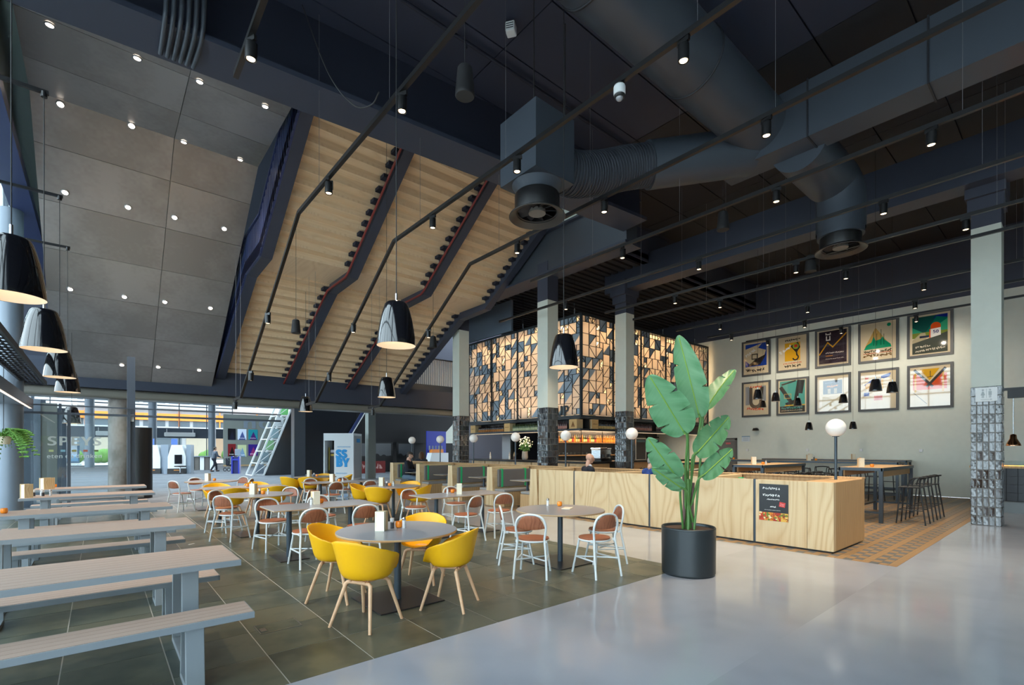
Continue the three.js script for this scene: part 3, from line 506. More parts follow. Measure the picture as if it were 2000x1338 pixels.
// ================================================================ yellow tub chair
function tubShell() {
  const NT = 64, NV = 20, y0 = 0.43, pos = [], uv = [], idx = [];
  const prof = new THREE.CatmullRomCurve3([[0, 0], [0.3, 0], [0.52, 0.008], [0.66, 0.05], [0.755, 0.16], [0.82, 0.34], [0.885, 0.58], [0.945, 0.8], [1, 1]].map((p) => V(p[0], p[1], 0)));
  const key = [[0, 0.79], [0.35, 0.785], [0.8, 0.755], [1.2, 0.715], [1.6, 0.675], [1.95, 0.64], [2.2, 0.60], [2.4, 0.52], [2.6, 0.465], [PI, 0.445]];
  const hgt = (t) => { t = Math.abs(t); for (let i = 0; i + 1 < key.length; i++) if (t <= key[i + 1][0]) { let f = (t - key[i][0]) / (key[i + 1][0] - key[i][0]); f = f * f * (3 - 2 * f) * 0.5 + f * 0.5; return key[i][1] + (key[i + 1][1] - key[i][1]) * f; } return key[9][1]; };
  const pt = (t, v, off) => {
    const h = hgt(t), back = cos(t), R = 0.285 + 0.012 * Math.abs(sin(t)) - 0.02 * Math.max(0, -back), low = Math.max(0, Math.min(1, (h - 0.445) / 0.16));
    const q = prof.getPoint(v), f = q.x * low + (1 - low) * v, g = q.y * low + (1 - low) * v * v;
    const r = (R - off * Math.min(1, f * 1.4)) * f, y = y0 + (h - y0) * g - (1 - v) * 0.012 + off * (1 - g);
    return [r * sin(t) * 1.04, y, r * back];      // back is +z
  };
  for (const off of [0, 0.012]) for (let j = 0; j <= NV; j++) for (let i = 0; i <= NT; i++) { const t = -PI + 2 * PI * i / NT; pos.push(...pt(t, j / NV, off)); uv.push(i / NT, j / NV); }
  const W = NT + 1, B = W * (NV + 1);
  for (let j = 0; j < NV; j++) for (let i = 0; i < NT; i++) { const a = j * W + i, b = a + 1, c = a + W, d = c + 1; idx.push(a, c, b, b, c, d); idx.push(a + B, b + B, c + B, b + B, d + B, c + B); }
  for (let i = 0; i < NT; i++) { const a = NV * W + i, b = a + 1; idx.push(a, a + B, b, b, a + B, b + B); }
  const g = new THREE.BufferGeometry(); g.setAttribute('position', new THREE.Float32BufferAttribute(pos, 3)); g.setAttribute('uv', new THREE.Float32BufferAttribute(uv, 2)); g.setIndex(idx); g.computeVertexNormals(); return g;
}
const yc = thing('tub_chair', '', 'chair');
part(yc, 'shell', tubShell(), M.yellow);
{
  const frame = (z0, z1, w0, w1) => { for (const s of [-1, 1]) part(yc, 'leg', bar([s * w0, 0.385, z0], [s * w1, 0, z1], 0.019, 0.014, 10), M.ash); part(yc, 'cross_rail', tube([[-w0 - 0.004, 0.372, z0 + (z1 - z0) * 0.03], [-w0 + 0.025, 0.393, z0], [0, 0.396, z0], [w0 - 0.025, 0.393, z0], [w0 + 0.004, 0.372, z0 + (z1 - z0) * 0.03]], 0.018, 30, 10, false, 0.4), M.ash); };
  frame(0.11, 0.225, 0.135, 0.225); frame(-0.12, -0.225, 0.15, 0.225);
  for (const s of [-1, 1]) part(yc, 'side_rail', bar([s * 0.08, 0.405, 0.13], [s * 0.08, 0.405, -0.14], 0.022, 0.018), M.ash);
  part(yc, 'mounting_plate', box(0.2, 0.018, 0.2, 0, 0.422, 0), M.ash);
}
let yFirst = true;
let TC = [0, 0];
const sideOf = (x, z) => (x < TC[0] ? 'picnic' : 'booth') + ' side and ' + (z > TC[1] ? 'floor-edge' : 'hall') + ' end of the ';
function yellowChair(x, z, tx, tz, name, group, extra = 0) { const label = 'yellow tub chair, ' + sideOf(x, z) + name; const turn = Math.atan2(x - tx, z - tz) + extra; if (yFirst) { yFirst = false; yc.position.set(x, 0, z); yc.rotation.y = turn; yc.userData.label = label; yc.userData.group = group; } else dup(yc, [x, 0, z], turn, label, group); }

// ================================================================ white tube chair with plywood seat and back
const wc = thing('cafe_chair', '', 'chair');
{
  part(wc, 'back_frame', tube([[-0.205, 0, 0.27], [-0.19, 0.25, 0.225], [-0.17, 0.44, 0.19], [-0.17, 0.5, 0.188], [-0.186, 0.6, 0.203], [-0.182, 0.67, 0.217], [-0.155, 0.735, 0.23], [-0.1, 0.772, 0.239], [0, 0.788, 0.243], [0.1, 0.772, 0.239], [0.155, 0.735, 0.23], [0.182, 0.67, 0.217], [0.186, 0.6, 0.203], [0.17, 0.5, 0.188], [0.17, 0.44, 0.19], [0.19, 0.25, 0.225], [0.205, 0, 0.27]], 0.0145, 80, 10), M.whiteFrame);
  const n = 12, g = []; const pos = [], idx = [], uv = [];
  for (const off of [0, 0.012]) for (let j = 0; j <= 4; j++) for (let i = 0; i <= n; i++) { const u = i / n * 2 - 1, yt = 0.775 - 0.13 * u * u * u * u - 0.02 * u * u, yb = 0.598 + 0.018 * u * u, y = yb + (yt - yb) * j / 4; pos.push(u * 0.172, y, 0.198 + (y - 0.585) * 0.22 + 0.035 * (1 - u * u) + off - 0.018); uv.push(i / n * 0.35, j / 4 * 0.2); }
  const W = n + 1, B = W * 5; for (let j = 0; j < 4; j++) for (let i = 0; i < n; i++) { const a = j * W + i, b = a + 1, c = a + W, d = c + 1; idx.push(a, c, b, b, c, d, a + B, b + B, c + B, b + B, d + B, c + B); }
  for (let i = 0; i < n; i++) { idx.push(i, i + 1, i + B, i + 1, i + 1 + B, i + B); const a = 4 * W + i; idx.push(a, a + B, a + 1, a + 1, a + B, a + 1 + B); }
  const bg = new THREE.BufferGeometry(); bg.setAttribute('position', new THREE.Float32BufferAttribute(pos, 3)); bg.setAttribute('uv', new THREE.Float32BufferAttribute(uv, 2)); bg.setIndex(idx); bg.computeVertexNormals();
  part(wc, 'backrest', bg, std(white, 0.42, 0, { map: M.walnut.map, side: THREE.DoubleSide }), 'reddish plywood backrest');
  part(wc, 'seat', cyl(0.2, 0.2, 0.018, 0, 0.462, -0.01, 40), M.walnut, 'round reddish plywood seat');
  part(wc, 'seat_ring', new THREE.TorusGeometry(0.195, 0.0135, 8, 40).rotateX(PI / 2).translate(0, 0.442, -0.01), M.whiteFrame);
  for (const s of [-1, 1]) { part(wc, 'leg', bar([s * 0.15, 0.44, -0.13], [s * 0.195, 0, -0.215], 0.0135, 0.0135, 10), M.whiteFrame); part(wc, 'stretcher', bar([s * 0.175, 0.21, -0.175], [s * 0.192, 0.21, 0.232], 0.011, 0.011, 8), M.whiteFrame); }
  part(wc, 'cross_stretcher', [bar([-0.175, 0.21, -0.175], [0.19, 0.225, 0.23], 0.010, 0.010, 8), bar([0.175, 0.21, -0.175], [-0.19, 0.225, 0.23], 0.010, 0.010, 8)], M.whiteFrame);
  for (const s of [-1, 1]) part(wc, 'seat_clip', box(0.03, 0.03, 0.05, s * 0.178, 0.45, 0.165), M.whiteFrame);
}
let wFirst = true;
function whiteChair(x, z, tx, tz, name, group, extra = 0) { const label = 'white tube chair, ' + sideOf(x, z) + name; const turn = Math.atan2(x - tx, z - tz) + extra; if (wFirst) { wFirst = false; wc.position.set(x, 0, z); wc.rotation.y = turn; wc.userData.label = label; wc.userData.group = group; } else dup(wc, [x, 0, z], turn, label, group); }

// ================================================================ tables
function roundTable(x, z, label) { TC = [x, z];
  const o = thing('round_table', label, 'table', [x, 0, z]), r = 0.62;
  part(o, 'tabletop', lathe([[0, 0.72], [r - 0.004, 0.72], [r, 0.738], [r - 0.003, 0.74], [0, 0.74]], 72), M.tableTop); part(o, 'plywood_edge', lathe([[r - 0.008, 0.7195], [r + 0.0015, 0.7195], [r + 0.0025, 0.737], [r - 0.001, 0.7385]], 72), M.plyEdge, 'plywood edge');
  part(o, 'pole', cyl(0.038, 0.038, 0.71, 0, 0.365, 0, 20), M.polePaint); part(o, 'base_plate', rbox(0.72, 0.012, 0.72, 0.005, 0, 0.006, 0, 1), M.plate); part(o, 'top_flange', box(0.3, 0.012, 0.3, 0, 0.712, 0), M.polePaint); return o;
}
function rectTable(x0, x1, z0, z1, label) { TC = [(x0 + x1) / 2, (z0 + z1) / 2];
  const L = x1 - x0, W = z1 - z0, o = thing('dining_table', label, 'table', [(x0 + x1) / 2, 0, (z0 + z1) / 2]);
  part(o, 'tabletop', rbox(L, 0.02, W, 0.006, 0, 0.731, 0, 2), M.tableTop); part(o, 'plywood_edge', rbox(L + 0.003, 0.018, W + 0.003, 0.008, 0, 0.727, 0, 2), M.plyEdge, 'plywood edge');
  for (const s of [-1, 1]) { part(o, 'pole', cyl(0.038, 0.038, 0.7, s * L * 0.3, 0.36, 0, 20), M.polePaint); part(o, 'base_plate', rbox(0.4, 0.012, 0.62, 0.005, s * L * 0.3, 0.006, 0, 1), M.plate); part(o, 'top_flange', box(0.24, 0.012, 0.5, s * L * 0.3, 0.712, 0), M.polePaint); } return o;
}
// ---- things on the tables
function protoMaker(make) { let p = null; return (x, y, z, turn, label, group) => { if (!p) { p = make(); p.position.set(x, y, z); p.rotation.y = turn; p.userData.label = label; p.userData.group = group; return p; } return dup(p, [x, y, z], turn, label, group); }; }
const menuStand = protoMaker(() => { const o = thing('menu_stand', '', 'menu stand');
  const tx = canvasTex(96, 200, (g, w, h) => { g.fillStyle = '#eee6cf'; g.fillRect(0, 0, w, h); g.fillStyle = '#d9b23c'; for (const [a, b] of [[20, 36], [112, 44]]) for (let k = 0; k < b; k += 7) g.fillRect(10, a + k, 4 + (k * 5) % 7, 3); });
  part(o, 'wooden_block', box(0.1, 0.2, 0.055, 0, 0.1, -0.025), M.menuWood); part(o, 'menu_card', face(0.098, 0.202, 0.05).translate(0, 0.101, 0.03), [M.cream, M.cream, M.cream, M.cream, std(white, 0.7, 0, { map: tx }), M.cream], 'cream menu cards'); return o; });
const saltShaker = protoMaker(() => { const o = thing('salt_shaker', '', 'shaker'); part(o, 'body', cyl(0.02, 0.019, 0.085, 0, 0.0425, 0, 16), M.whitePaint); part(o, 'cap', lathe([[0.0, 0.115], [0.014, 0.113], [0.0205, 0.1], [0.021, 0.085], [0, 0.085]], 16), M.steel); return o; });
const pepperMill = protoMaker(() => { const o = thing('pepper_mill', '', 'pepper mill'); part(o, 'body', cyl(0.021, 0.02, 0.07, 0, 0.035, 0, 16), std(C(0.05, 0.05, 0.055), 0.3)); part(o, 'cap', cyl(0.021, 0.021, 0.04, 0, 0.09, 0, 16), M.whitePaint); part(o, 'collar', cyl(0.0215, 0.0215, 0.01, 0, 0.07, 0, 16), M.steel); return o; });
const tealight = protoMaker(() => { const o = thing('tealight_glass', '', 'candle holder'); part(o, 'glass', lathe([[0, 0.004], [0.026, 0.004], [0.034, 0.012], [0.038, 0.04], [0.033, 0.07], [0.028, 0.07], [0.033, 0.04], [0.029, 0.014], [0, 0.01]], 20), std(C(0.95, 0.27, 0.02), 0.12, 0)); part(o, 'candle', cyl(0.02, 0.02, 0.02, 0, 0.022, 0, 14), M.cream); return o; });
const IG = ['menu stands', 'salt shakers', 'pepper mills', 'orange tealights'];
function setTable(x, y, z, where, turn = 0.7, flags = 'mspt', sp = 0.11) {
  const dx = 0.763, dz = -0.6465, at = (k) => [x + dx * k * sp, y, z - dz * k * sp];
  if (flags.includes('m')) menuStand(...at(-1), turn - 1.45, 'wooden menu stand with cards on the ' + where, IG[0]);
  if (flags.includes('p')) pepperMill(...at(0.05), 0, 'small dark pepper mill with white cap on the ' + where, IG[2]);
  if (flags.includes('t')) tealight(x + dx * 0.8 * sp - 0.02, y, z - dz * 0.8 * sp + 0.02, 0, 'orange glass tealight on the ' + where, IG[3]);
  if (flags.includes('s')) saltShaker(...at(1.5), 0, 'white salt shaker on the ' + where, IG[1]);
}
{
  const yl = (w) => w, wlb = yl, D = 0.74;
  let n = 'round table beside the floor edge'; roundTable(2.4, -4.70, 'round grey table with plywood edge among four yellow chairs beside the polished floor'); const yg = (w) => 'yellow chairs at the ' + w, wg = (w) => 'white chairs at the ' + w;
  for (const [x, z, e] of [[1.86, -4.25, -0.22], [1.93, -5.17, -0.05], [2.72, -4.18, 0.1], [2.97, -5.21, 0]]) yellowChair(x, z, 2.42, -4.7, yl(n), yg(n), e);
  { const p = onY(745, 1036, D), q = onY(766, 1032, D), r = onY(779, 1031, D), s = onY(789, 1031, D); menuStand(p.x, D, p.z, -0.8, 'wooden menu stand with cards on the ' + n, IG[0]); pepperMill(q.x, D, q.z, 0, 'small dark pepper mill with white cap on the ' + n, IG[2]); tealight(r.x, D, r.z, 0, 'orange glass tealight on the ' + n, IG[3]); saltShaker(s.x, D, s.z, 0, 'white salt shaker on the ' + n, IG[1]); }
  n = 'round table with flat menu'; roundTable(4.96, -4.80, 'round grey table among four white chairs, a menu lying flat on it');
  for (const [x, z, e] of [[4.2, -4.54, 0.35], [4.83, -4.06, 0.0], [4.5, -5.2, 0.1], [5.45, -4.42, 0.1]]) whiteChair(x, z, 4.96, -4.8, wlb(n), wg(n), e);
  { const p = onY(1070, 988, D), q = onY(1093, 989, D), m = onY(1108, 993, D); saltShaker(p.x, D, p.z, 0, 'white salt shaker on the ' + n, IG[1]); tealight(q.x, D, q.z, 0, 'orange glass tealight on the ' + n, IG[3]); single('menu_card', 'cream menu card lying flat on the round table beside the plant pot', 'menu', rbox(0.21, 0.008, 0.13, 0.003, 0, 0.004, 0, 1), M.cream, [m.x, D, m.z], 0.5); }
  n = 'rectangular table near the booths'; rectTable(4.37, 6.13, -8.12, -7.33, 'rectangular grey table with plywood edge near the wooden booths');
  for (const [x, z, e] of [[4.72, -8.5, 0.1], [5.7, -8.55, -0.1], [4.85, -6.95, 0.25], [5.62, -7.0, -0.25]]) whiteChair(x, z, x, -7.7, wlb(n), wg(n), e);
  { const p = onY(897, 965, D), q = onY(884, 963, D), s = onY(874, 964, D); menuStand(p.x, D, p.z, -0.6, 'wooden menu stand with cards on the ' + n, IG[0]); tealight(q.x, D, q.z, 0, 'orange glass tealight on the ' + n, IG[3]); saltShaker(s.x, D, s.z, 0, 'white salt shaker on the ' + n, IG[1]); }
  n = 'rectangular table beside the picnic row'; rectTable(1.82, 3.36, -7.98, -7.2, 'rectangular grey table with a narrow menu stand beside the picnic tables');
  for (const [x, z, e] of [[2.1, -8.35, 0.15], [2.9, -8.4, 0], [2.2, -6.95, 0.05], [2.95, -6.92, -0.1]]) whiteChair(x, z, x, -7.6, wlb(n), wg(n), e);
  { const p = onY(616, 985, D), q = onY(627, 983, D), s = onY(608, 986, D); menuStand(p.x, D, p.z, 0.1, 'wooden menu stand with cards on the ' + n, IG[0]); tealight(q.x, D, q.z, 0, 'orange glass tealight on the ' + n, IG[3]); saltShaker(s.x, D, s.z, 0, 'white salt shaker on the ' + n, IG[1]); }
  n = 'white-chair round table beside picnic row'; roundTable(2.28, -10.15, 'round grey table among white chairs beside the middle picnic tables');
  for (const [x, z, e] of [[1.78, -9.75, 0], [1.85, -10.75, 0], [2.85, -9.75, 0.2], [2.9, -10.7, 0]]) whiteChair(x, z, 2.28, -10.15, wlb(n), wg(n), e); setTable(2.3, D, -10.1, n);
  n = 'yellow-chair round table near booths'; roundTable(5.2, -10.4, 'round grey table among four yellow chairs near the booths');
  for (const [x, z, e] of [[4.65, -10.0, 0.1], [4.7, -10.95, 0], [5.5, -9.75, 0.2], [5.85, -10.9, 0]]) yellowChair(x, z, 5.2, -10.4, yl(n), yg(n), e); setTable(5.05, D, -10.45, n);
  n = 'yellow-chair rectangular table'; rectTable(1.68, 3.34, -12.75, -11.95, 'rectangular grey table with yellow chairs in the far left of the dining floor');
  for (const [x, z, e] of [[2.1, -11.65, 0.1], [2.95, -11.7, 0], [2.1, -13.1, 0], [2.95, -13.1, 0]]) yellowChair(x, z, x, -12.35, yl(n), yg(n), e); setTable(2.5, D, -12.3, n, 0.7, 'st');
  n = 'white-chair rectangular table towards hall'; rectTable(3.98, 5.8, -13.15, -12.4, 'rectangular grey table with white chairs in the far middle of the dining floor');
  for (const [x, z, e] of [[4.4, -12.1, 0.1], [5.3, -12.1, 0], [4.4, -13.5, 0], [5.3, -13.5, 0.1]]) whiteChair(x, z, x, -12.7, wlb(n), wg(n), e); setTable(4.75, D, -12.75, n, 0.6, 'mst');
  n = 'round table at hall threshold'; roundTable(2.3, -15.2, 'round pale table with white chairs by the hall threshold');
  for (const [x, z, e] of [[1.6, -15.0, 0.3], [2.1, -15.95, 0], [2.95, -14.8, 0], [3.0, -15.7, 0]]) whiteChair(x, z, 2.3, -15.2, wlb(n), wg(n), e); setTable(2.3, D, -15.2, n, 0.7, 'mt');
  n = 'round table before hall column'; roundTable(5.15, -15.6, 'round grey table among yellow chairs in front of the hall column');
  for (const [x, z, e] of [[4.35, -15.35, 0.2], [4.75, -14.95, 0], [5.6, -16.25, 0], [5.95, -15.4, 0]]) yellowChair(x, z, 5.15, -15.6, yl(n), yg(n), e); setTable(5.1, D, -15.6, n, 0.5, 'mpt', 0.14);
}
{ // menu boxes and shakers on the picnic tables
  const a = onY(52, 972, 0.74), b = V(-0.86, 0.74, -14.38), bx = (p, w, label, t) => { const o = thing('menu_box', label, 'menu box', [p.x, 0.74, p.z], t); part(o, 'wooden_side', box(w, 0.24, 0.02, 0, 0.12, 0.06), M.menuWood); part(o, 'wooden_side', box(w, 0.24, 0.02, 0, 0.12, -0.06), M.menuWood); part(o, 'cards', box(w - 0.01, 0.23, 0.09, 0, 0.115, 0), M.cream); };
  bx(a, 0.12, 'upright wooden menu box on the picnic table beside the round steel column', 0.5); bx(b, 0.2, 'broad wooden menu box on the picnic table by the glass screen', 0.6);
  for (const [x, y, w] of [[66, 969, 'wooden menu box table'], [84, 969, 'fourth picnic table']]) { const p = onY(x, y, 0.74); pepperMill(p.x, 0.74, p.z, 0, 'small dark pepper mill with white cap on the ' + w, IG[2]); saltShaker(p.x + 0.1, 0.74, p.z, 0, 'white salt shaker on the ' + w, IG[1]); }
  for (const [x, y, w] of [[8, 1003, 'middle picnic table'], [107, 952, 'picnic table by the glass screen']]) { const p = onY(x, y, 0.74); tealight(p.x, 0.74, p.z, 0, 'orange glass tealight on the ' + w, IG[3]); saltShaker(p.x - 0.08, 0.74, p.z - 0.05, 0, 'white salt shaker on the ' + w, IG[1]); }
  const c = onY(543, 1223), o = thing('floor_box', 'rectangular floor socket lid set in the dark tiles', 'floor socket', [c.x, 0, c.z]); part(o, 'lid', rbox(0.33, 0.006, 0.24, 0.002, 0, 0.002, 0, 1), tileMats[1]); part(o, 'trim_edge', [box(0.34, 0.008, 0.008, 0, 0.002, 0.122), box(0.34, 0.008, 0.008, 0, 0.002, -0.122), box(0.008, 0.008, 0.25, 0.168, 0.002, 0), box(0.008, 0.008, 0.25, -0.168, 0.002, 0)], M.steel); part(o, 'cable_flap', box(0.05, 0.01, 0.09, -0.13, 0.003, 0.03), M.steel);
  const r = onY(374, 1063); single('paper_scrap', 'small white scrap of paper on the dark tiles', 'paper', rbox(0.11, 0.004, 0.035, 0.001, 0, 0.003, 0, 1), M.paper, [r.x, 0, r.z], 0.7);
}

// ================================================================ booths
{
  const H = 1.08, X0 = 8.48, X1 = 9.98;
  const o = thing('booth_wall', 'plywood booth back wall with dark joints facing the dining tables', 'booth');
  const js = [-2.47, -3.64, -5.71, -7.76, -8.98];
  part(o, 'plinth', boxAB(X0 + 0.02, X0 + 0.14, 0, 0.03, -8.97, -2.5), M.black);
  for (let i = 0; i < 4; i++) { const zm = js[i] + (js[i + 1] - js[i]) * (i === 0 ? 0.31 : 0.5); for (const [za, zb] of [[js[i], zm], [zm, js[i + 1]]]) part(o, 'plywood_panel', boxAB(X0, X0 + 0.1, 0.03, H, zb + (zb === zm ? 0.003 : 0.022), za - (za === zm ? 0.003 : i ? 0.022 : 0), rnd() * 3, rnd() * 3).applyMatrix4(new THREE.Matrix4().identity()), M.ply); }
  for (const z of js.slice(1, 4)) part(o, 'metal_joint', boxAB(X0 + 0.012, X0 + 0.1, 0.02, H + 0.004, z - 0.022, z + 0.022), M.polePaint);
  const e = thing('booth_end_wall', 'plywood end wall of the booths beside the patterned floor', 'booth');
  part(e, 'end_panel', boxAB(X0 + 0.1, X1 - 0.005, 0.03, H, -2.57, -2.47, 1, 1), M.plySide); part(e, 'plinth', boxAB(X0 + 0.1, X1 - 0.02, 0, 0.03, -2.57, -2.5), M.black); part(e, 'top_ledge', boxAB(X0 + 0.1, X1, H - 0.03, H, -2.9, -2.57), M.plySide); part(e, 'ledge_front', boxAB(X0 + 0.1, X1, 0.03, H - 0.03, -2.9, -2.87), M.plySide);
  const s = thing('booth_spine', 'low plywood spine wall running behind the booths towards the bar', 'booth'); part(s, 'spine_panel', boxAB(X1, X1 + 0.08, 0.0, H, -18.6, -2.47), M.plySide); part(s, 'cap', boxAB(X1 - 0.06, X1 + 0.14, H, H + 0.025, -18.6, -2.47), M.plySide);
  const divider = (z, label, near, far, inset = 0) => {      // a bench back across the row, seats on one or both sides
    const d = thing('booth_bench', label, 'booth bench', [X0 + inset, 0, z]), L = X1 - X0 - inset - 0.07;
    part(d, 'back_panel', poly([[-0.16, 0], [0.16, 0], [0.10, H], [-0.10, H]], L - 0.03).rotateY(PI / 2).translate(0.03, 0, 0), M.ply);
    part(d, 'end_board', poly([[-0.17, 0], [0.17, 0], [0.11, H + 0.005], [-0.11, H + 0.005]], 0.03).rotateY(PI / 2), M.ply);
    for (const sd of [near ? 1 : 0, far ? -1 : 0]) if (sd) {
      part(d, 'seat_box', [boxAB(0.06, L, 0, 0.40, sd > 0 ? 0.1 : -0.58, sd > 0 ? 0.58 : -0.1)], M.plySide);
      part(d, 'seat_cushion', rbox(L - 0.1, 0.07, 0.46, 0.02, L / 2 + 0.03, 0.435, sd * 0.36), M.cushionLight);
      part(d, 'back_cushion', rbox(L - 0.2, 0.5, 0.08, 0.02, L / 2 + 0.06, 0.77, sd * 0.185), M.cushion, 'grey upholstered back cushion');
      for (const k of [0.2, 0.82]) part(d, 'strap', rbox(0.07, 0.52, 0.09, 0.008, L * k, 0.775, sd * 0.187, 1), M.strap, 'green strap');
    }
  };
  divider(-9.16, 'plywood booth bench closing the row against the panelled wall', false, true);
  divider(-11.0, 'plywood booth bench with green straps next to the panelled wall', true, true);
  divider(-13.05, 'plywood booth bench with green straps in the middle of the open booths', true, true);
  divider(-15.1, 'plywood booth bench with green straps beside the man with a laptop', true, true);
  divider(-17.1, 'plywood booth bench behind the man with a laptop', true, false);
  for (const z of [-4.6, -6.7]) divider(z, 'plywood booth bench behind the panelled wall ' + (z > -5 ? 'near the plant' : 'where the bald man sits'), true, true, 0.15);
  const bt = (z, label) => { const t = thing('booth_table', label, 'table', [X0 + 0.72, 0, z]); part(t, 'tabletop', rbox(1.05, 0.022, 0.62, 0.008, 0, 0.73, 0), M.tableTop); part(t, 'plywood_edge', rbox(1.053, 0.018, 0.623, 0.008, 0, 0.726, 0), M.plyEdge); part(t, 'pole', cyl(0.035, 0.035, 0.71, -0.15, 0.36, 0, 16), M.polePaint); part(t, 'base_plate', box(0.4, 0.012, 0.4, -0.15, 0.006, 0), M.plate); };
  bt(-10.02, 'small booth table next to the panelled booth wall'); bt(-12.02, 'small booth table in the second open booth'); bt(-14.08, 'small booth table in the third open booth'); bt(-16.1, 'small booth table carrying a laptop'); bt(-5.65, 'booth table hidden behind the panelled wall near the plant'); bt(-7.9, 'booth table hidden behind the panelled wall near the column');
  // menu poster on the wall
  const pt = canvasTex(256, 352, (g, w, h) => { g.fillStyle = '#2b2e31'; g.fillRect(0, 0, w, h); g.fillStyle = '#e6e6e2'; g.textAlign = 'center';
    scribble(g, 34, 26, 150, 30, 8); scribble(g, 34, 92, 150, 30, 7); scribble(g, 68, 138, 110, 18, 13); scribble(g, 98, 206, 56, 22, 5); scribble(g, 50, 246, 140, 7, 22);
    g.save(); g.translate(204, 192); g.rotate(0.15); g.fillStyle = '#d23a35'; g.fillRect(-26, -24, 52, 46); g.fillStyle = '#f4c9c4'; scribble(g, -18, -10, 36, 9, 6); scribble(g, -18, 4, 36, 9, 6); g.restore();
    const cols = ['#c8401f', '#e08a2c', '#b42d1c', '#e6b04a', '#8a3a1c', '#f0d9a8', '#6c7f2c']; let q = 3; for (let x = 0; x < 4; x++) { g.fillStyle = cols[x]; g.fillRect(x * 64, 272, 63, 80); for (let k = 0; k < 26; k++) { q = (q * 75 + 74) % 65537; g.fillStyle = cols[q % 7]; g.beginPath(); g.arc(x * 64 + 6 + q % 52, 278 + (q >> 5) % 66, 4 + q % 7, 0, 7); g.fill(); } } });
  const a = onX(1483, 945, X0), b = onX(1540, 1020, X0);
  single('menu_poster', 'dark menu poster with food photos on the plywood booth wall', 'poster', face(Math.abs(a.z - b.z), a.y - b.y + 0.01, 0.006), [M.black, M.black, M.black, M.black, std(white, 0.35, 0, { map: pt }), M.black], [X0 - 0.004, (a.y + b.y) / 2, (a.z + b.z) / 2], -PI / 2);
}
// globe lamps on the booths
{
  const mk = protoMaker(() => { const o = thing('globe_lamp', '', 'lamp'); part(o, 'post', cyl(0.022, 0.022, 0.74, 0, 0.37, 0, 14), M.polePaint); part(o, 'collar', cyl(0.05, 0.06, 0.03, 0, 0.735, 0, 18), M.polePaint); part(o, 'globe_shade', ball(0.15, 0, 0.87, 0, 32), M.opal, 'opal glass globe'); return o; });
  mk(9.44, 1.08, -2.72, 0, 'white opal globe lamp on the booth end wall beside the patterned floor', 'globe lamps on the booths');
  [1232, 1103, 1005, 923, 858, 803].forEach((x, i) => { const p = onX(x, 850, 9.98); mk(10.02, 1.105, p.z, 0, 'white opal globe lamp on the booth spine, ' + ['behind the man in the blue suit', 'between the tiled columns', 'beside the flower vase', 'in front of the far tiled column', 'before the blue hall sign', 'above the man with a laptop'][i], 'globe lamps on the booths'); });
}

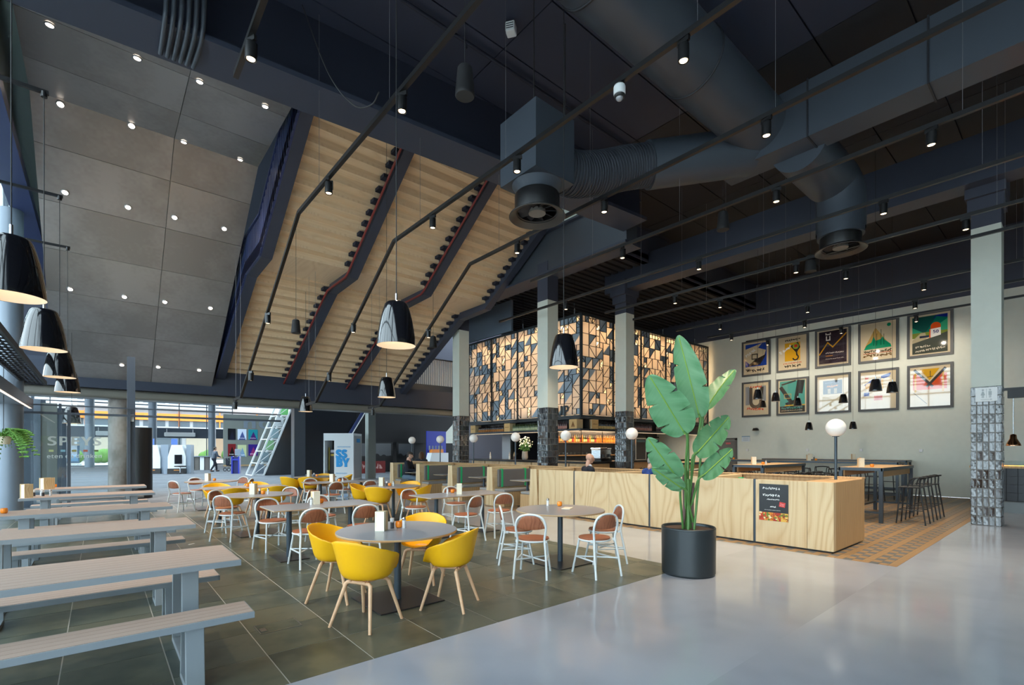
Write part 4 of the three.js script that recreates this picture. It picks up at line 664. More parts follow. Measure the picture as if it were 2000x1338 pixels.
// ================================================================ planter and bird-of-paradise plant
{
  const o = thing('plant_pot', 'large ribbed dark metal plant pot on the polished floor', 'plant pot', [5.78, 0, -3.31]);
  const pr = [[0, 0], [0.315, 0], [0.322, 0.012]]; for (let k = 0; k < 44; k++) { const y = 0.02 + k * 0.0128; pr.push([0.324 + 0.004 * (k / 44), y], [0.329 + 0.004 * (k / 44), y + 0.006]); } pr.push([0.332, 0.59], [0.325, 0.6], [0.31, 0.59], [0.305, 0.5], [0, 0.5]);
  part(o, 'pot', lathe(pr, 56), M.planter);
  const s = single('potting_soil', 'brown bark soil in the plant pot', 'soil', [cyl(0.305, 0.305, 0.03, 0, 0.55, 0, 32)], M.soil, [5.78, 0, -3.31]); s.userData.kind = 'stuff';
  const B = V(5.78, 0.56, -3.31), pl = thing('potted_palm_plant', 'tall bird-of-paradise plant with torn banana-like leaves in the ribbed pot', 'plant');
  // blade: base and tip in pixels with a depth, width in metres, side tears [t, depth, side]
  const D0 = 6.2;
  function leaf(bx, by, bd, tx, ty, td, w, twist, cup, tears, droop = 0.1) {
    const b = atD(bx, by, bd), t = atD(tx, ty, td), ax = t.clone().sub(b), L = ax.length(), dir = ax.clone().normalize();
    const toCam = eye().sub(b).normalize(); let side = new THREE.Vector3().crossVectors(dir, toCam).normalize().applyAxisAngle(dir, twist); const nor = new THREE.Vector3().crossVectors(side, dir).normalize();
    const NU = 120, NW = 7, pos = [], uv = [], idx = [];
    const prof = (u) => Math.pow(Math.sin(PI * Math.min(1, Math.pow(u * 0.985 + 0.012, 0.72))), 0.55);
    for (let i = 0; i <= NU; i++) { const u = i / NU, hw = w / 2 * prof(u), c = b.clone().addScaledVector(dir, L * u).addScaledVector(nor, -droop * L * u * u).addScaledVector(V(0, -1, 0), droop * 0.4 * L * u * u);
      for (let j = -NW; j <= NW; j++) { const s = j / NW; let e = hw * Math.abs(s); for (const [tu, dp, sd] of tears) if (Math.sign(s) === sd) { const q = 1 - Math.min(1, Math.abs(u - tu - Math.abs(s) * 0.05) / 0.021); if (q > 0) e = Math.min(e, hw * (1 - dp * q)); }
        const ripple = 0.006 * Math.sin(u * 26 + s * 4) * Math.abs(s), p = c.clone().addScaledVector(side, Math.sign(s) * e).addScaledVector(nor, cup * e + ripple); pos.push(p.x, p.y, p.z); uv.push((s + 1) * 0.02, u * 6 + Math.abs(s) * 0.8); } }
    const W = 2 * NW + 1; for (let i = 0; i < NU; i++) for (let j = 0; j < 2 * NW; j++) { const a = i * W + j; idx.push(a, a + W, a + 1, a + 1, a + W, a + W + 1); }
    const g = new THREE.BufferGeometry(); g.setAttribute('position', new THREE.Float32BufferAttribute(pos, 3)); g.setAttribute('uv', new THREE.Float32BufferAttribute(uv, 2)); g.setIndex(idx); g.computeVertexNormals();
    const m = part(pl, 'leaf', g, M.leaf);
    const rib = []; for (let i = 0; i <= 10; i++) { const u = i / 10; rib.push(b.clone().addScaledVector(dir, L * u * 0.97).addScaledVector(nor, -droop * L * u * u + 0.004).addScaledVector(V(0, -1, 0), droop * 0.4 * L * u * u)); }
    part(m, 'midrib', tube(rib, 0.007, 20, 6), M.midrib);
    const root = V(B.x + rr(-0.09, 0.09), B.y, B.z + rr(-0.09, 0.09)), mid = root.clone().lerp(b, 0.55).add(V(0, 0.06, 0)); part(pl, 'leaf_stem', tube([root, mid, b.clone().addScaledVector(dir, -0.06), b.clone().addScaledVector(dir, 0.05)], 0.015, 24, 8), M.stem);
  }
  leaf(1366, 815, 6.15, 1326, 652, 6.0, 0.36, 0.15, 0.18, [[0.62, 0.5, -1], [0.3, 0.4, 1]], 0.04);
  leaf(1338, 848, 5.95, 1268, 732, 5.75, 0.47, -0.15, 0.1, [[0.55, 0.75, -1], [0.6, 0.6, 1], [0.3, 0.7, 1], [0.2, 0.6, -1]], 0.06);
  leaf(1378, 800, 6.25, 1434, 711, 6.5, 0.26, -0.5, 0.3, [[0.5, 0.7, 1], [0.7, 0.7, -1]], 0.08);
  leaf(1358, 888, 6.1, 1432, 806, 6.3, 0.34, 0.35, 0.15, [[0.35, 0.8, 1], [0.5, 0.7, -1], [0.7, 0.8, 1], [0.78, 0.6, -1]], 0.1);
  leaf(1324, 935, 5.9, 1266, 856, 5.7, 0.32, -0.2, 0.12, [[0.35, 0.85, -1], [0.5, 0.7, 1], [0.7, 0.6, -1], [0.8, 0.6, 1]], 0.1);
  leaf(1334, 955, 5.95, 1276, 915, 5.75, 0.20, -0.3, 0.12, [[0.4, 0.8, -1], [0.6, 0.7, 1], [0.75, 0.7, -1]], 0.1);
  leaf(1370, 932, 6.1, 1436, 872, 6.2, 0.26, 0.3, 0.15, [[0.45, 0.8, 1], [0.6, 0.7, -1], [0.75, 0.7, 1]], 0.1);
  leaf(1345, 800, 6.4, 1368, 730, 6.6, 0.22, 0.2, 0.2, [], 0.03);
  for (let k = 0; k < 5; k++) { const a = k * 1.3, r0 = 0.07; part(pl, 'stalk', tube([[B.x + cos(a) * r0, B.y - 0.02, B.z + sin(a) * r0], [B.x + cos(a) * 0.05, B.y + 0.25, B.z + sin(a) * 0.05], [B.x + cos(a) * 0.06, B.y + 0.55 + k * 0.05, B.z + sin(a) * 0.06]], 0.02, 14, 8), k % 2 ? M.stemDark : M.stem); }
}
let FONT = null;
// ================================================================ lit lattice screens round the top of the bar
const BX = 12.6, BZ = -11.2, BY0 = 2.8, BY1 = 6.2;
function latticeScreen(L, label, p, turn) {       // built in x-y, front towards +z, starting at x = 0
  const o = thing('lattice_screen', label, 'screen', p, turn), u = 0.19, nx = Math.floor(L / u), ny = Math.floor((BY1 - BY0) / u), taken = new Set(), bars = [], k = (i, j) => i * 100 + j, w = 0.016;
  let n = 0; const un = L / nx, vn = (BY1 - BY0) / ny;
  const pane = (x0, x1, y0, y1, tri, lit) => {
    const g = tri ? poly(tri > 0 ? [[x0, y0], [x1, y0], [x1, y1]] : [[x0, y0], [x1, y1], [x0, y1]], 0.006) : boxAB(x0, x1, y0, y1, 0, 0.006);
    if (n < 298) part(o, 'pane', g, lit ? M.panelLit : M.panelGrey); n++;
  };
  for (let j = 0; j < ny; j++) for (let i = 0; i < nx; i++) {
    if (taken.has(k(i, j))) continue;
    const free2 = i + 1 < nx && j + 1 < ny && ![k(i + 1, j), k(i, j + 1), k(i + 1, j + 1)].some((q) => taken.has(q)), x = i * un, y = j * vn;
    if (free2 && rnd() < (nx > 35 ? 0.86 : 0.62)) {
      [k(i, j), k(i + 1, j), k(i, j + 1), k(i + 1, j + 1)].forEach((q) => taken.add(q)); const X = x + 2 * un, Y = y + 2 * vn, r = rnd();
      if (r < 0.62) pane(x, X, y, Y, 0, true); else if (r < 0.7) pane(x, X, y, Y, 0, false); else { pane(x, X, y, Y, 1, r < 0.86); pane(x, X, y, Y, -1, r >= 0.86); }
      if (rnd() < 0.85) bars.push(r < 0.66 && rnd() < 0.5 ? bar([x, Y, 0.02], [X, y, 0.02], w, w) : bar([x, y, 0.02], [X, Y, 0.02], w, w));
      bars.push(boxAB(x - w / 2, x + w / 2, y, Y, 0.01, 0.035), boxAB(x, X, y - w / 2, y + w / 2, 0.01, 0.035));
    } else {
      taken.add(k(i, j)); const X = x + un, Y = y + vn, r = rnd();
      if (r < 0.25) pane(x, X, y, Y, rnd() < 0.5 ? 1 : -1, true); else pane(x, X, y, Y, 0, r > 0.75);
      if (r < 0.6) bars.push(rnd() < 0.5 ? bar([x, Y, 0.02], [X, y, 0.02], w, w) : bar([x, y, 0.02], [X, Y, 0.02], w, w));
      bars.push(boxAB(x - w / 2, x + w / 2, y, Y, 0.01, 0.035), boxAB(x, X, y - w / 2, y + w / 2, 0.01, 0.035));
    }
  }
  const b = part(o, 'lattice_bars', bars, M.lattice); b.userData.kind = 'stuff';
  for (let x = 0; x <= L + 0.01; x += L / Math.round(L / 1.75)) part(o, 'upright', boxAB(x - 0.03, x + 0.03, -0.1, BY1 - BY0 + 0.08, -0.03, 0.05), M.lattice);
  part(o, 'frame_rail', boxAB(0, L, -0.1, -0.02, -0.04, 0.05), M.lattice); part(o, 'frame_rail', boxAB(0, L, BY1 - BY0, BY1 - BY0 + 0.08, -0.04, 0.05), M.lattice);
  part(o, 'inner_wall', boxAB(turn ? 0.1 : 0.95, L - 0.1, 0, BY1 - BY0, -0.9, -0.86), M.cream); part(o, 'top_cover', boxAB(turn ? 0.05 : 0.95, L - 0.1, BY1 - BY0 - 0.03, BY1 - BY0, -0.86, -0.05), M.cream);
  for (const [y, up, pw] of [[BY1 - BY0 - 0.12, false, 24], [0.04, true, 13]]) {      // lamp strips in the cavity behind the panes
    part(o, 'light_strip', boxAB(0.3, L - 0.9, y - 0.01, y + 0.01, -0.62, -0.32), std(C(1, 0.9, 0.75), 0.5, 0, { emissive: C(1, 0.7, 0.42), emissiveIntensity: 1.5 }));
    const l = new THREE.RectAreaLight(C(1, 0.72, 0.46), pw, L - 1.2, 0.3), w = V((L - 0.6) / 2, y + (up ? 0.03 : -0.03), -0.47).applyAxisAngle(V(0, 1, 0), turn).add(V(...p)); l.position.copy(w); l.rotation.order = 'YXZ'; l.rotation.set(up ? PI / 2 : -PI / 2, turn, 0); scene.add(l);
  }
  return o;
}
latticeScreen(6.6, 'lit lattice screen of the bar facing the windows', [BX, BY0, BZ - 6.6], -PI / 2);
latticeScreen(8.6, 'lit lattice screen of the bar facing the high tables', [BX, BY0, BZ], 0);
single('screen_cables', 'thin steel hangers carrying the lit lattice screens', 'cables', [[BX, BZ - 6], [BX, BZ - 3], [BX, BZ - 0.3], [BX + 2.3, BZ], [BX + 5, BZ], [BX + 7.5, BZ]].flatMap(([x, z]) => [cyl(0.006, 0.006, 1.42, x, BY1 + 0.71, z, 6), cyl(0.03, 0.03, 0.2, x, BY1 + 0.18, z, 8)]), M.steel);
{ const f = await new FontLoader().loadAsync('fonts/droid/droid_sans_bold.typeface.json'); FONT = f;
  const g = new TextGeometry('UP', { font: f, size: 0.36, depth: 0.03 }); single('bar_letters', 'dark upright letters on the lower edge of the lit lattice screen', 'sign', g, M.lattice, [BX - 0.05, BY0 - 0.02, BZ - 1.15], -PI / 2); }
// ---- bottle shelf under the screens
function bottleShelf(L, label, p, turn, pat) {
  const o = thing('bottle_shelf', label, 'shelf', p, turn);
  const s0 = turn ? 0 : 0.45; part(o, 'shelf_board', boxAB(s0, L, 0, 0.06, -0.42, 0.04), M.lattice); part(o, 'top_board', boxAB(s0, L, 0.4, 0.44, -0.42, 0.04), M.lattice); part(o, 'back_board', boxAB(s0, L, 0.06, 0.4, -0.44, -0.42), M.black);
  return o;
}
bottleShelf(6.6, 'dark hanging bottle shelf under the lattice screen facing the windows', [BX, 2.25, BZ - 6.6], -PI / 2);
bottleShelf(8.6, 'dark hanging bottle shelf under the lattice screen facing the high tables', [BX, 2.25, BZ], 0);
const bottleColors = { amber: [C(0.45, 0.17, 0.03), C(0.03, 0.02, 0.02)], green: [C(0.50, 0.52, 0.30), C(0.06, 0.09, 0.03)], rose: [C(0.55, 0.26, 0.20), C(0.10, 0.05, 0.05)], gold: [C(0.75, 0.50, 0.18), C(0.03, 0.03, 0.03)], dark: [C(0.06, 0.03, 0.03), C(0.25, 0.2, 0.12)], red: [C(0.45, 0.05, 0.05), C(0.05, 0.02, 0.02)], clear: [C(0.5, 0.55, 0.55), C(0.4, 0.4, 0.4)], orange: [C(0.75, 0.25, 0.04), C(0.3, 0.12, 0.03)] };
const bottleProto = {};
function bottle(kind, p, where, s = 1) {
  const key = kind;
  if (!bottleProto[key]) { const [c, d] = bottleColors[kind]; const o = thing('bottle', '', 'bottle'); part(o, 'bottle_glass', lathe([[0, 0], [0.036, 0], [0.038, 0.01], [0.038, 0.17], [0.03, 0.2], [0.014, 0.225], [0.013, 0.28], [0, 0.28]], 12), std(d, 0.12)); part(o, 'label', cyl(0.0386, 0.0386, 0.10, 0, 0.07, 0, 12, true), std(c, 0.6)); bottleProto[key] = o; o.position.set(p.x, p.y, p.z); o.scale.setScalar(s); o.userData.label = kindName[kind] + ' on the ' + where; o.userData.group = 'bottles on the ' + where; return; }
  const c = dup(bottleProto[key], [p.x, p.y, p.z], 0, kindName[kind] + ' on the ' + where, 'bottles on the ' + where); c.scale.setScalar(s);
}
const kindName = { amber: 'dark bottle with an amber label', green: 'green bottle with a pale label', rose: 'dark bottle with a rose label', gold: 'dark bottle with a gold label', dark: 'dark wine bottle', red: 'dark bottle with a red label', clear: 'clear spirit bottle', orange: 'bottle with an orange label' };
function crate(p, turn, label, mark) {
  const t = canvasTex(96, 96, (g) => { g.fillStyle = '#dcb478'; g.fillRect(0, 0, 96, 96); g.fillStyle = '#8a5c2c'; if (mark) { g.beginPath(); g.moveTo(48, 20); g.lineTo(68, 66); g.lineTo(28, 66); g.fill(); g.fillRect(24, 68, 48, 8); } else scribble(g, 14, 40, 68, 14, 6); });
  const o = thing('wooden_crate', label, 'crate', [p.x, p.y, p.z], turn); part(o, 'crate_box', box(0.36, 0.33, 0.3, 0, 0.165, 0), M.menuWood); part(o, 'front_board', face(0.36, 0.33, 0.012).translate(0, 0.165, 0.156), [M.menuWood, M.menuWood, M.menuWood, M.menuWood, std(white, 0.6, 0, { map: t }), M.menuWood]);
}
{
  const wA = 'hanging shelf facing the windows', wB = 'hanging shelf facing the high tables', y = 2.312;
  const runA = (z0, n, kind, st = 0.092) => { for (let k = 0; k < n; k++) bottle(kind, V(BX + 0.09, y, z0 + k * st), wA); };
  crate(V(BX + 0.13, y, BZ - 6.3), -PI / 2, 'small wooden crate at the far end of the hanging bottle shelf', false); runA(BZ - 6.0, 19, 'amber'); crate(V(BX + 0.13, y, BZ - 3.95), -PI / 2, 'small wooden crate between amber and green bottles', false); runA(BZ - 3.68, 17, 'green'); crate(V(BX + 0.13, y, BZ - 1.92), -PI / 2, 'small wooden crate between green and rose bottles', false); runA(BZ - 1.6, 10, 'rose'); crate(V(BX + 0.13, y, BZ - 0.35), -PI / 2, 'wooden crate with a dark triangular mark at the shelf corner', true);
  const runB = (x0, n, kind, st = 0.095) => { for (let k = 0; k < n; k++) bottle(kind, V(x0 + k * st, y, BZ - 0.09), wB); };
  crate(V(BX + 0.7, y, BZ - 0.13), 0, 'wooden crate with small lettering at the shelf corner', false); runB(BX + 0.98, 14, 'gold'); crate(V(BX + 2.55, y, BZ - 0.13), 0, 'wooden crate behind the tiled column on the bottle shelf', false); runB(BX + 2.85, 16, 'rose'); runB(BX + 4.7, 12, 'dark'); runB(BX + 6.1, 12, 'red');
}
{ const sl = (label, w, x, z, turn) => { const o = thing('shelf_light', label, 'light strip', [x, 2.242, z], turn); part(o, 'light_strip', box(w, 0.012, 0.03), std(C(1, 0.85, 0.65), 0.5, 0, { emissive: C(1, 0.72, 0.45), emissiveIntensity: 1.2 })); const l = new THREE.RectAreaLight(C(1, 0.72, 0.46), 70, w, 0.05); l.position.set(x, 2.228, z); l.rotation.set(-PI / 2, 0, turn); scene.add(l); };
  sl('warm light strip under the bottle shelf facing the windows', 6.2, BX + 0.22, BZ - 3.4, PI / 2); sl('warm light strip under the bottle shelf facing the high tables', 8, BX + 4.3, BZ - 0.22, 0); }
// ---- counter, back bar
{
  const o = thing('bar_counter', 'bar counter with pale wooden front panels and dark top', 'bar counter');
  const H = 1.17, cx = BX + 0.1, cz = BZ + 0.35;
  for (let k = 0; k < 7; k++) part(o, 'front_panel', boxAB(cx, cx + 0.05, 0.08, H - 0.08, cz - 6.9 + k * 0.985, cz - 6.9 + k * 0.985 + 0.93), M.ply);
  part(o, 'carcass', boxAB(cx + 0.05, cx + 0.6, 0, H - 0.06, cz - 6.95, cz), M.blackMatt); part(o, 'counter_top', [boxAB(cx - 0.12, cx + 0.7, H - 0.06, H, cz - 6.95, cz + 0.1), boxAB(cx + 0.7, cx + 1.9, H - 0.06, H, cz - 0.55, cz + 0.1)], M.black);
  part(o, 'side_panel', boxAB(cx, cx + 0.95, 0.08, H - 0.08, cz, cz + 0.04), M.plySide); part(o, 'side_carcass', boxAB(cx + 0.6, cx + 1.85, 0, H - 0.06, cz - 0.5, cz), M.blackMatt);
  part(o, 'plinth', boxAB(cx + 0.03, cx + 0.5, 0, 0.08, cz - 6.9, cz), M.black);
  const r = thing('bar_counter', 'dark bar counter with wooden front behind the plant, facing the high tables', 'bar counter'); part(r, 'front_panel', boxAB(14.9, 19.6, 0.08, 1.1, BZ - 0.05, BZ), M.plySide); part(r, 'counter_top', boxAB(14.85, 19.7, 1.1, 1.16, BZ - 0.7, BZ + 0.06), M.black); part(r, 'carcass', boxAB(14.9, 19.6, 0, 1.1, BZ - 0.6, BZ - 0.05), M.blackMatt);
  // back bar wall: shelves with bottles and glasses
  const b = thing('back_bar', 'dark tiled back bar with wooden bottle shelves', 'back bar', [0, 0, -14.2]);
  part(b, 'tiled_wall', boxAB(14.2, 18.7, 0, 2.75, -0.12, 0), M.kitchenTile); part(b, 'lower_cabinet', boxAB(14.2, 18.7, 0, 1.0, 0, 0.5), M.black);
  for (const y of [1.32, 1.86]) part(b, 'shelf', boxAB(14.3, 18.6, y, y + 0.035, 0.02, 0.28), M.plySide); for (const x of [14.3, 15.7, 17.1, 18.6]) part(b, 'upright', boxAB(x - 0.012, x + 0.012, 1, 2.4, 0.24, 0.27), M.black);
  const kinds = ['orange', 'red', 'amber', 'gold', 'clear', 'green', 'dark'];
  for (let k = 0; k < 34; k++) bottle(k > 20 ? 'orange' : kinds[(k * 5 + (k >> 2)) % 7], V(14.42 + k * 0.122, 1.896, -14.05), 'upper wooden shelf of the back bar', 1.15);
  const gl = protoMaker(() => { const o = thing('drinking_glass', '', 'glass'); part(o, 'bowl', lathe([[0.0, 0.003], [0.024, 0.0], [0.03, 0.1], [0.028, 0.1], [0.022, 0.006], [0, 0.006]], 12), M.clearGlass); part(o, 'foot', cyl(0.026, 0.026, 0.004, 0, 0.002, 0, 12), M.clearGlass); return o; });
  for (let k = 0; k < 34; k++) gl(14.42 + k * 0.122, 1.356, -14.04 - (k % 2) * 0.08, 0, 'clear drinking glass on the lower wooden shelf of the back bar', 'glasses on the back bar');
  const pl = new THREE.RectAreaLight(C(1, 0.66, 0.38), 110, 4.2, 0.06); pl.position.set(16.4, 2.42, -13.85); pl.lookAt(16.4, 1.2, -14.1); scene.add(pl);
  single('shelf_light', 'warm light strip above the bottle shelves of the back bar', 'light strip', box(4.2, 0.02, 0.05, 16.4, 2.45, -13.85), std(C(1, 0.8, 0.6), 0.5, 0, { emissive: C(1, 0.6, 0.3), emissiveIntensity: 1.5 }));
  const m = thing('espresso_machine', 'steel espresso machine on the bar counter beside the tiled column', 'coffee machine', [13.6, 1.17, -11.15]); part(m, 'machine_body', rbox(0.6, 0.34, 0.42, 0.03, 0, 0.25, 0), M.steel); part(m, 'cup_rail', rbox(0.62, 0.05, 0.44, 0.01, 0, 0.45, 0), M.chrome); part(m, 'drip_tray', box(0.6, 0.07, 0.48, 0, 0.04, 0), M.black); for (const x of [-0.17, 0.17]) part(m, 'group_head', [cyl(0.04, 0.04, 0.1, x, 0.2, 0.24, 12), bar([x, 0.15, 0.26], [x, 0.13, 0.42], 0.014, 0.014, 8)], M.black);
  for (let i = 0; i < 2; i++) { const x = i ? 20.4 : 19.3, f = thing('bar_fridge', i ? 'tall dark fridge with a steel framed glass door next to the plant leaves' : 'tall dark fridge with a steel framed glass door beside the tiled column', 'fridge', [x, 0, -13.7]); part(f, 'cabinet', box(0.95, 2.2, 0.6, 0, 1.1, -0.1), M.black); const d = part(f, 'door', box(0.8, 1.05, 0.04, 0, 1.6, 0.22), M.ductDark); part(d, 'door_frame', [box(0.8, 0.05, 0.05, 0, 2.1, 0.23), box(0.8, 0.05, 0.05, 0, 1.1, 0.23), box(0.05, 1.05, 0.05, -0.4, 1.6, 0.23), box(0.05, 1.05, 0.05, 0.4, 1.6, 0.23)], M.steel); part(d, 'blue_strip', box(0.68, 0.1, 0.05, 0, 1.98, 0.225), std(C(0.05, 0.13, 0.17), 0.4)); }
  struct('wall_back_bar', 'dark tiled wall behind the fridges', 'wall', boxAB(18.75, 21.6, 0, 2.75, -14.3, -14.1), M.kitchenTile);
  const v = thing('flower_vase', 'grey vase of white flowers on the bar counter', 'vase', [13.05, 1.17, -14.6]); part(v, 'vase', lathe([[0, 0], [0.1, 0], [0.13, 0.1], [0.11, 0.3], [0.12, 0.34], [0.1, 0.34], [0, 0.3]], 20), std(C(0.3, 0.28, 0.25), 0.6));
  const fl = [], gr = []; for (let k = 0; k < 60; k++) { const a = rnd() * 7, r = rr(0.03, 0.33), y = rr(0.62, 0.95) - r * 0.3; fl.push(new THREE.IcosahedronGeometry(rr(0.02, 0.04), 0).translate(cos(a) * r, y, sin(a) * r)); gr.push(bar([cos(a) * 0.05, 0.3, sin(a) * 0.05], [cos(a) * r, y, sin(a) * r], 0.006, 0.004, 5)); const q = new THREE.SphereGeometry(0.05, 6, 4).scale(1, 0.15, 0.5).rotateZ(rr(-1, 1)).rotateY(a).translate(cos(a) * r * 0.8, rr(0.36, 0.6), sin(a) * r * 0.8); gr.push(q); }
  const s1 = part(v, 'greenery', gr, M.stem); s1.userData.kind = 'stuff'; const s2 = part(v, 'blossoms', fl, M.paper); s2.userData.kind = 'stuff';
  for (const [z, kd] of [[-16.8, 'clear'], [-15.5, 'clear'], [-15.2, 'dark'], [-13.3, 'clear'], [-13.0, 'gold']]) bottle(kd, V(13.0, 1.17, z), 'bar counter', 1.1);
  const ch = thing('glass_partition', 'bluish glass partition seen through the bar', 'partition', [16.4, 0, -19.3], PI / 2 - 0.9); for (let k = 0; k < 3; k++) { part(ch, 'pane', box(1.1, 2.3, 0.02, k * 1.2 - 1.2, 1.25, 0), std(C(0.20, 0.28, 0.34), 0.15)); part(ch, 'post', box(0.08, 2.6, 0.08, k * 1.2 - 1.8, 1.3, 0), M.frame); } part(ch, 'rail', box(3.6, 0.1, 0.06, 0, 1.35, 0.02), M.frame); part(ch, 'cabinet', box(0.5, 2.5, 0.4, -2.3, 1.25, 0.2), M.frameLight);
}
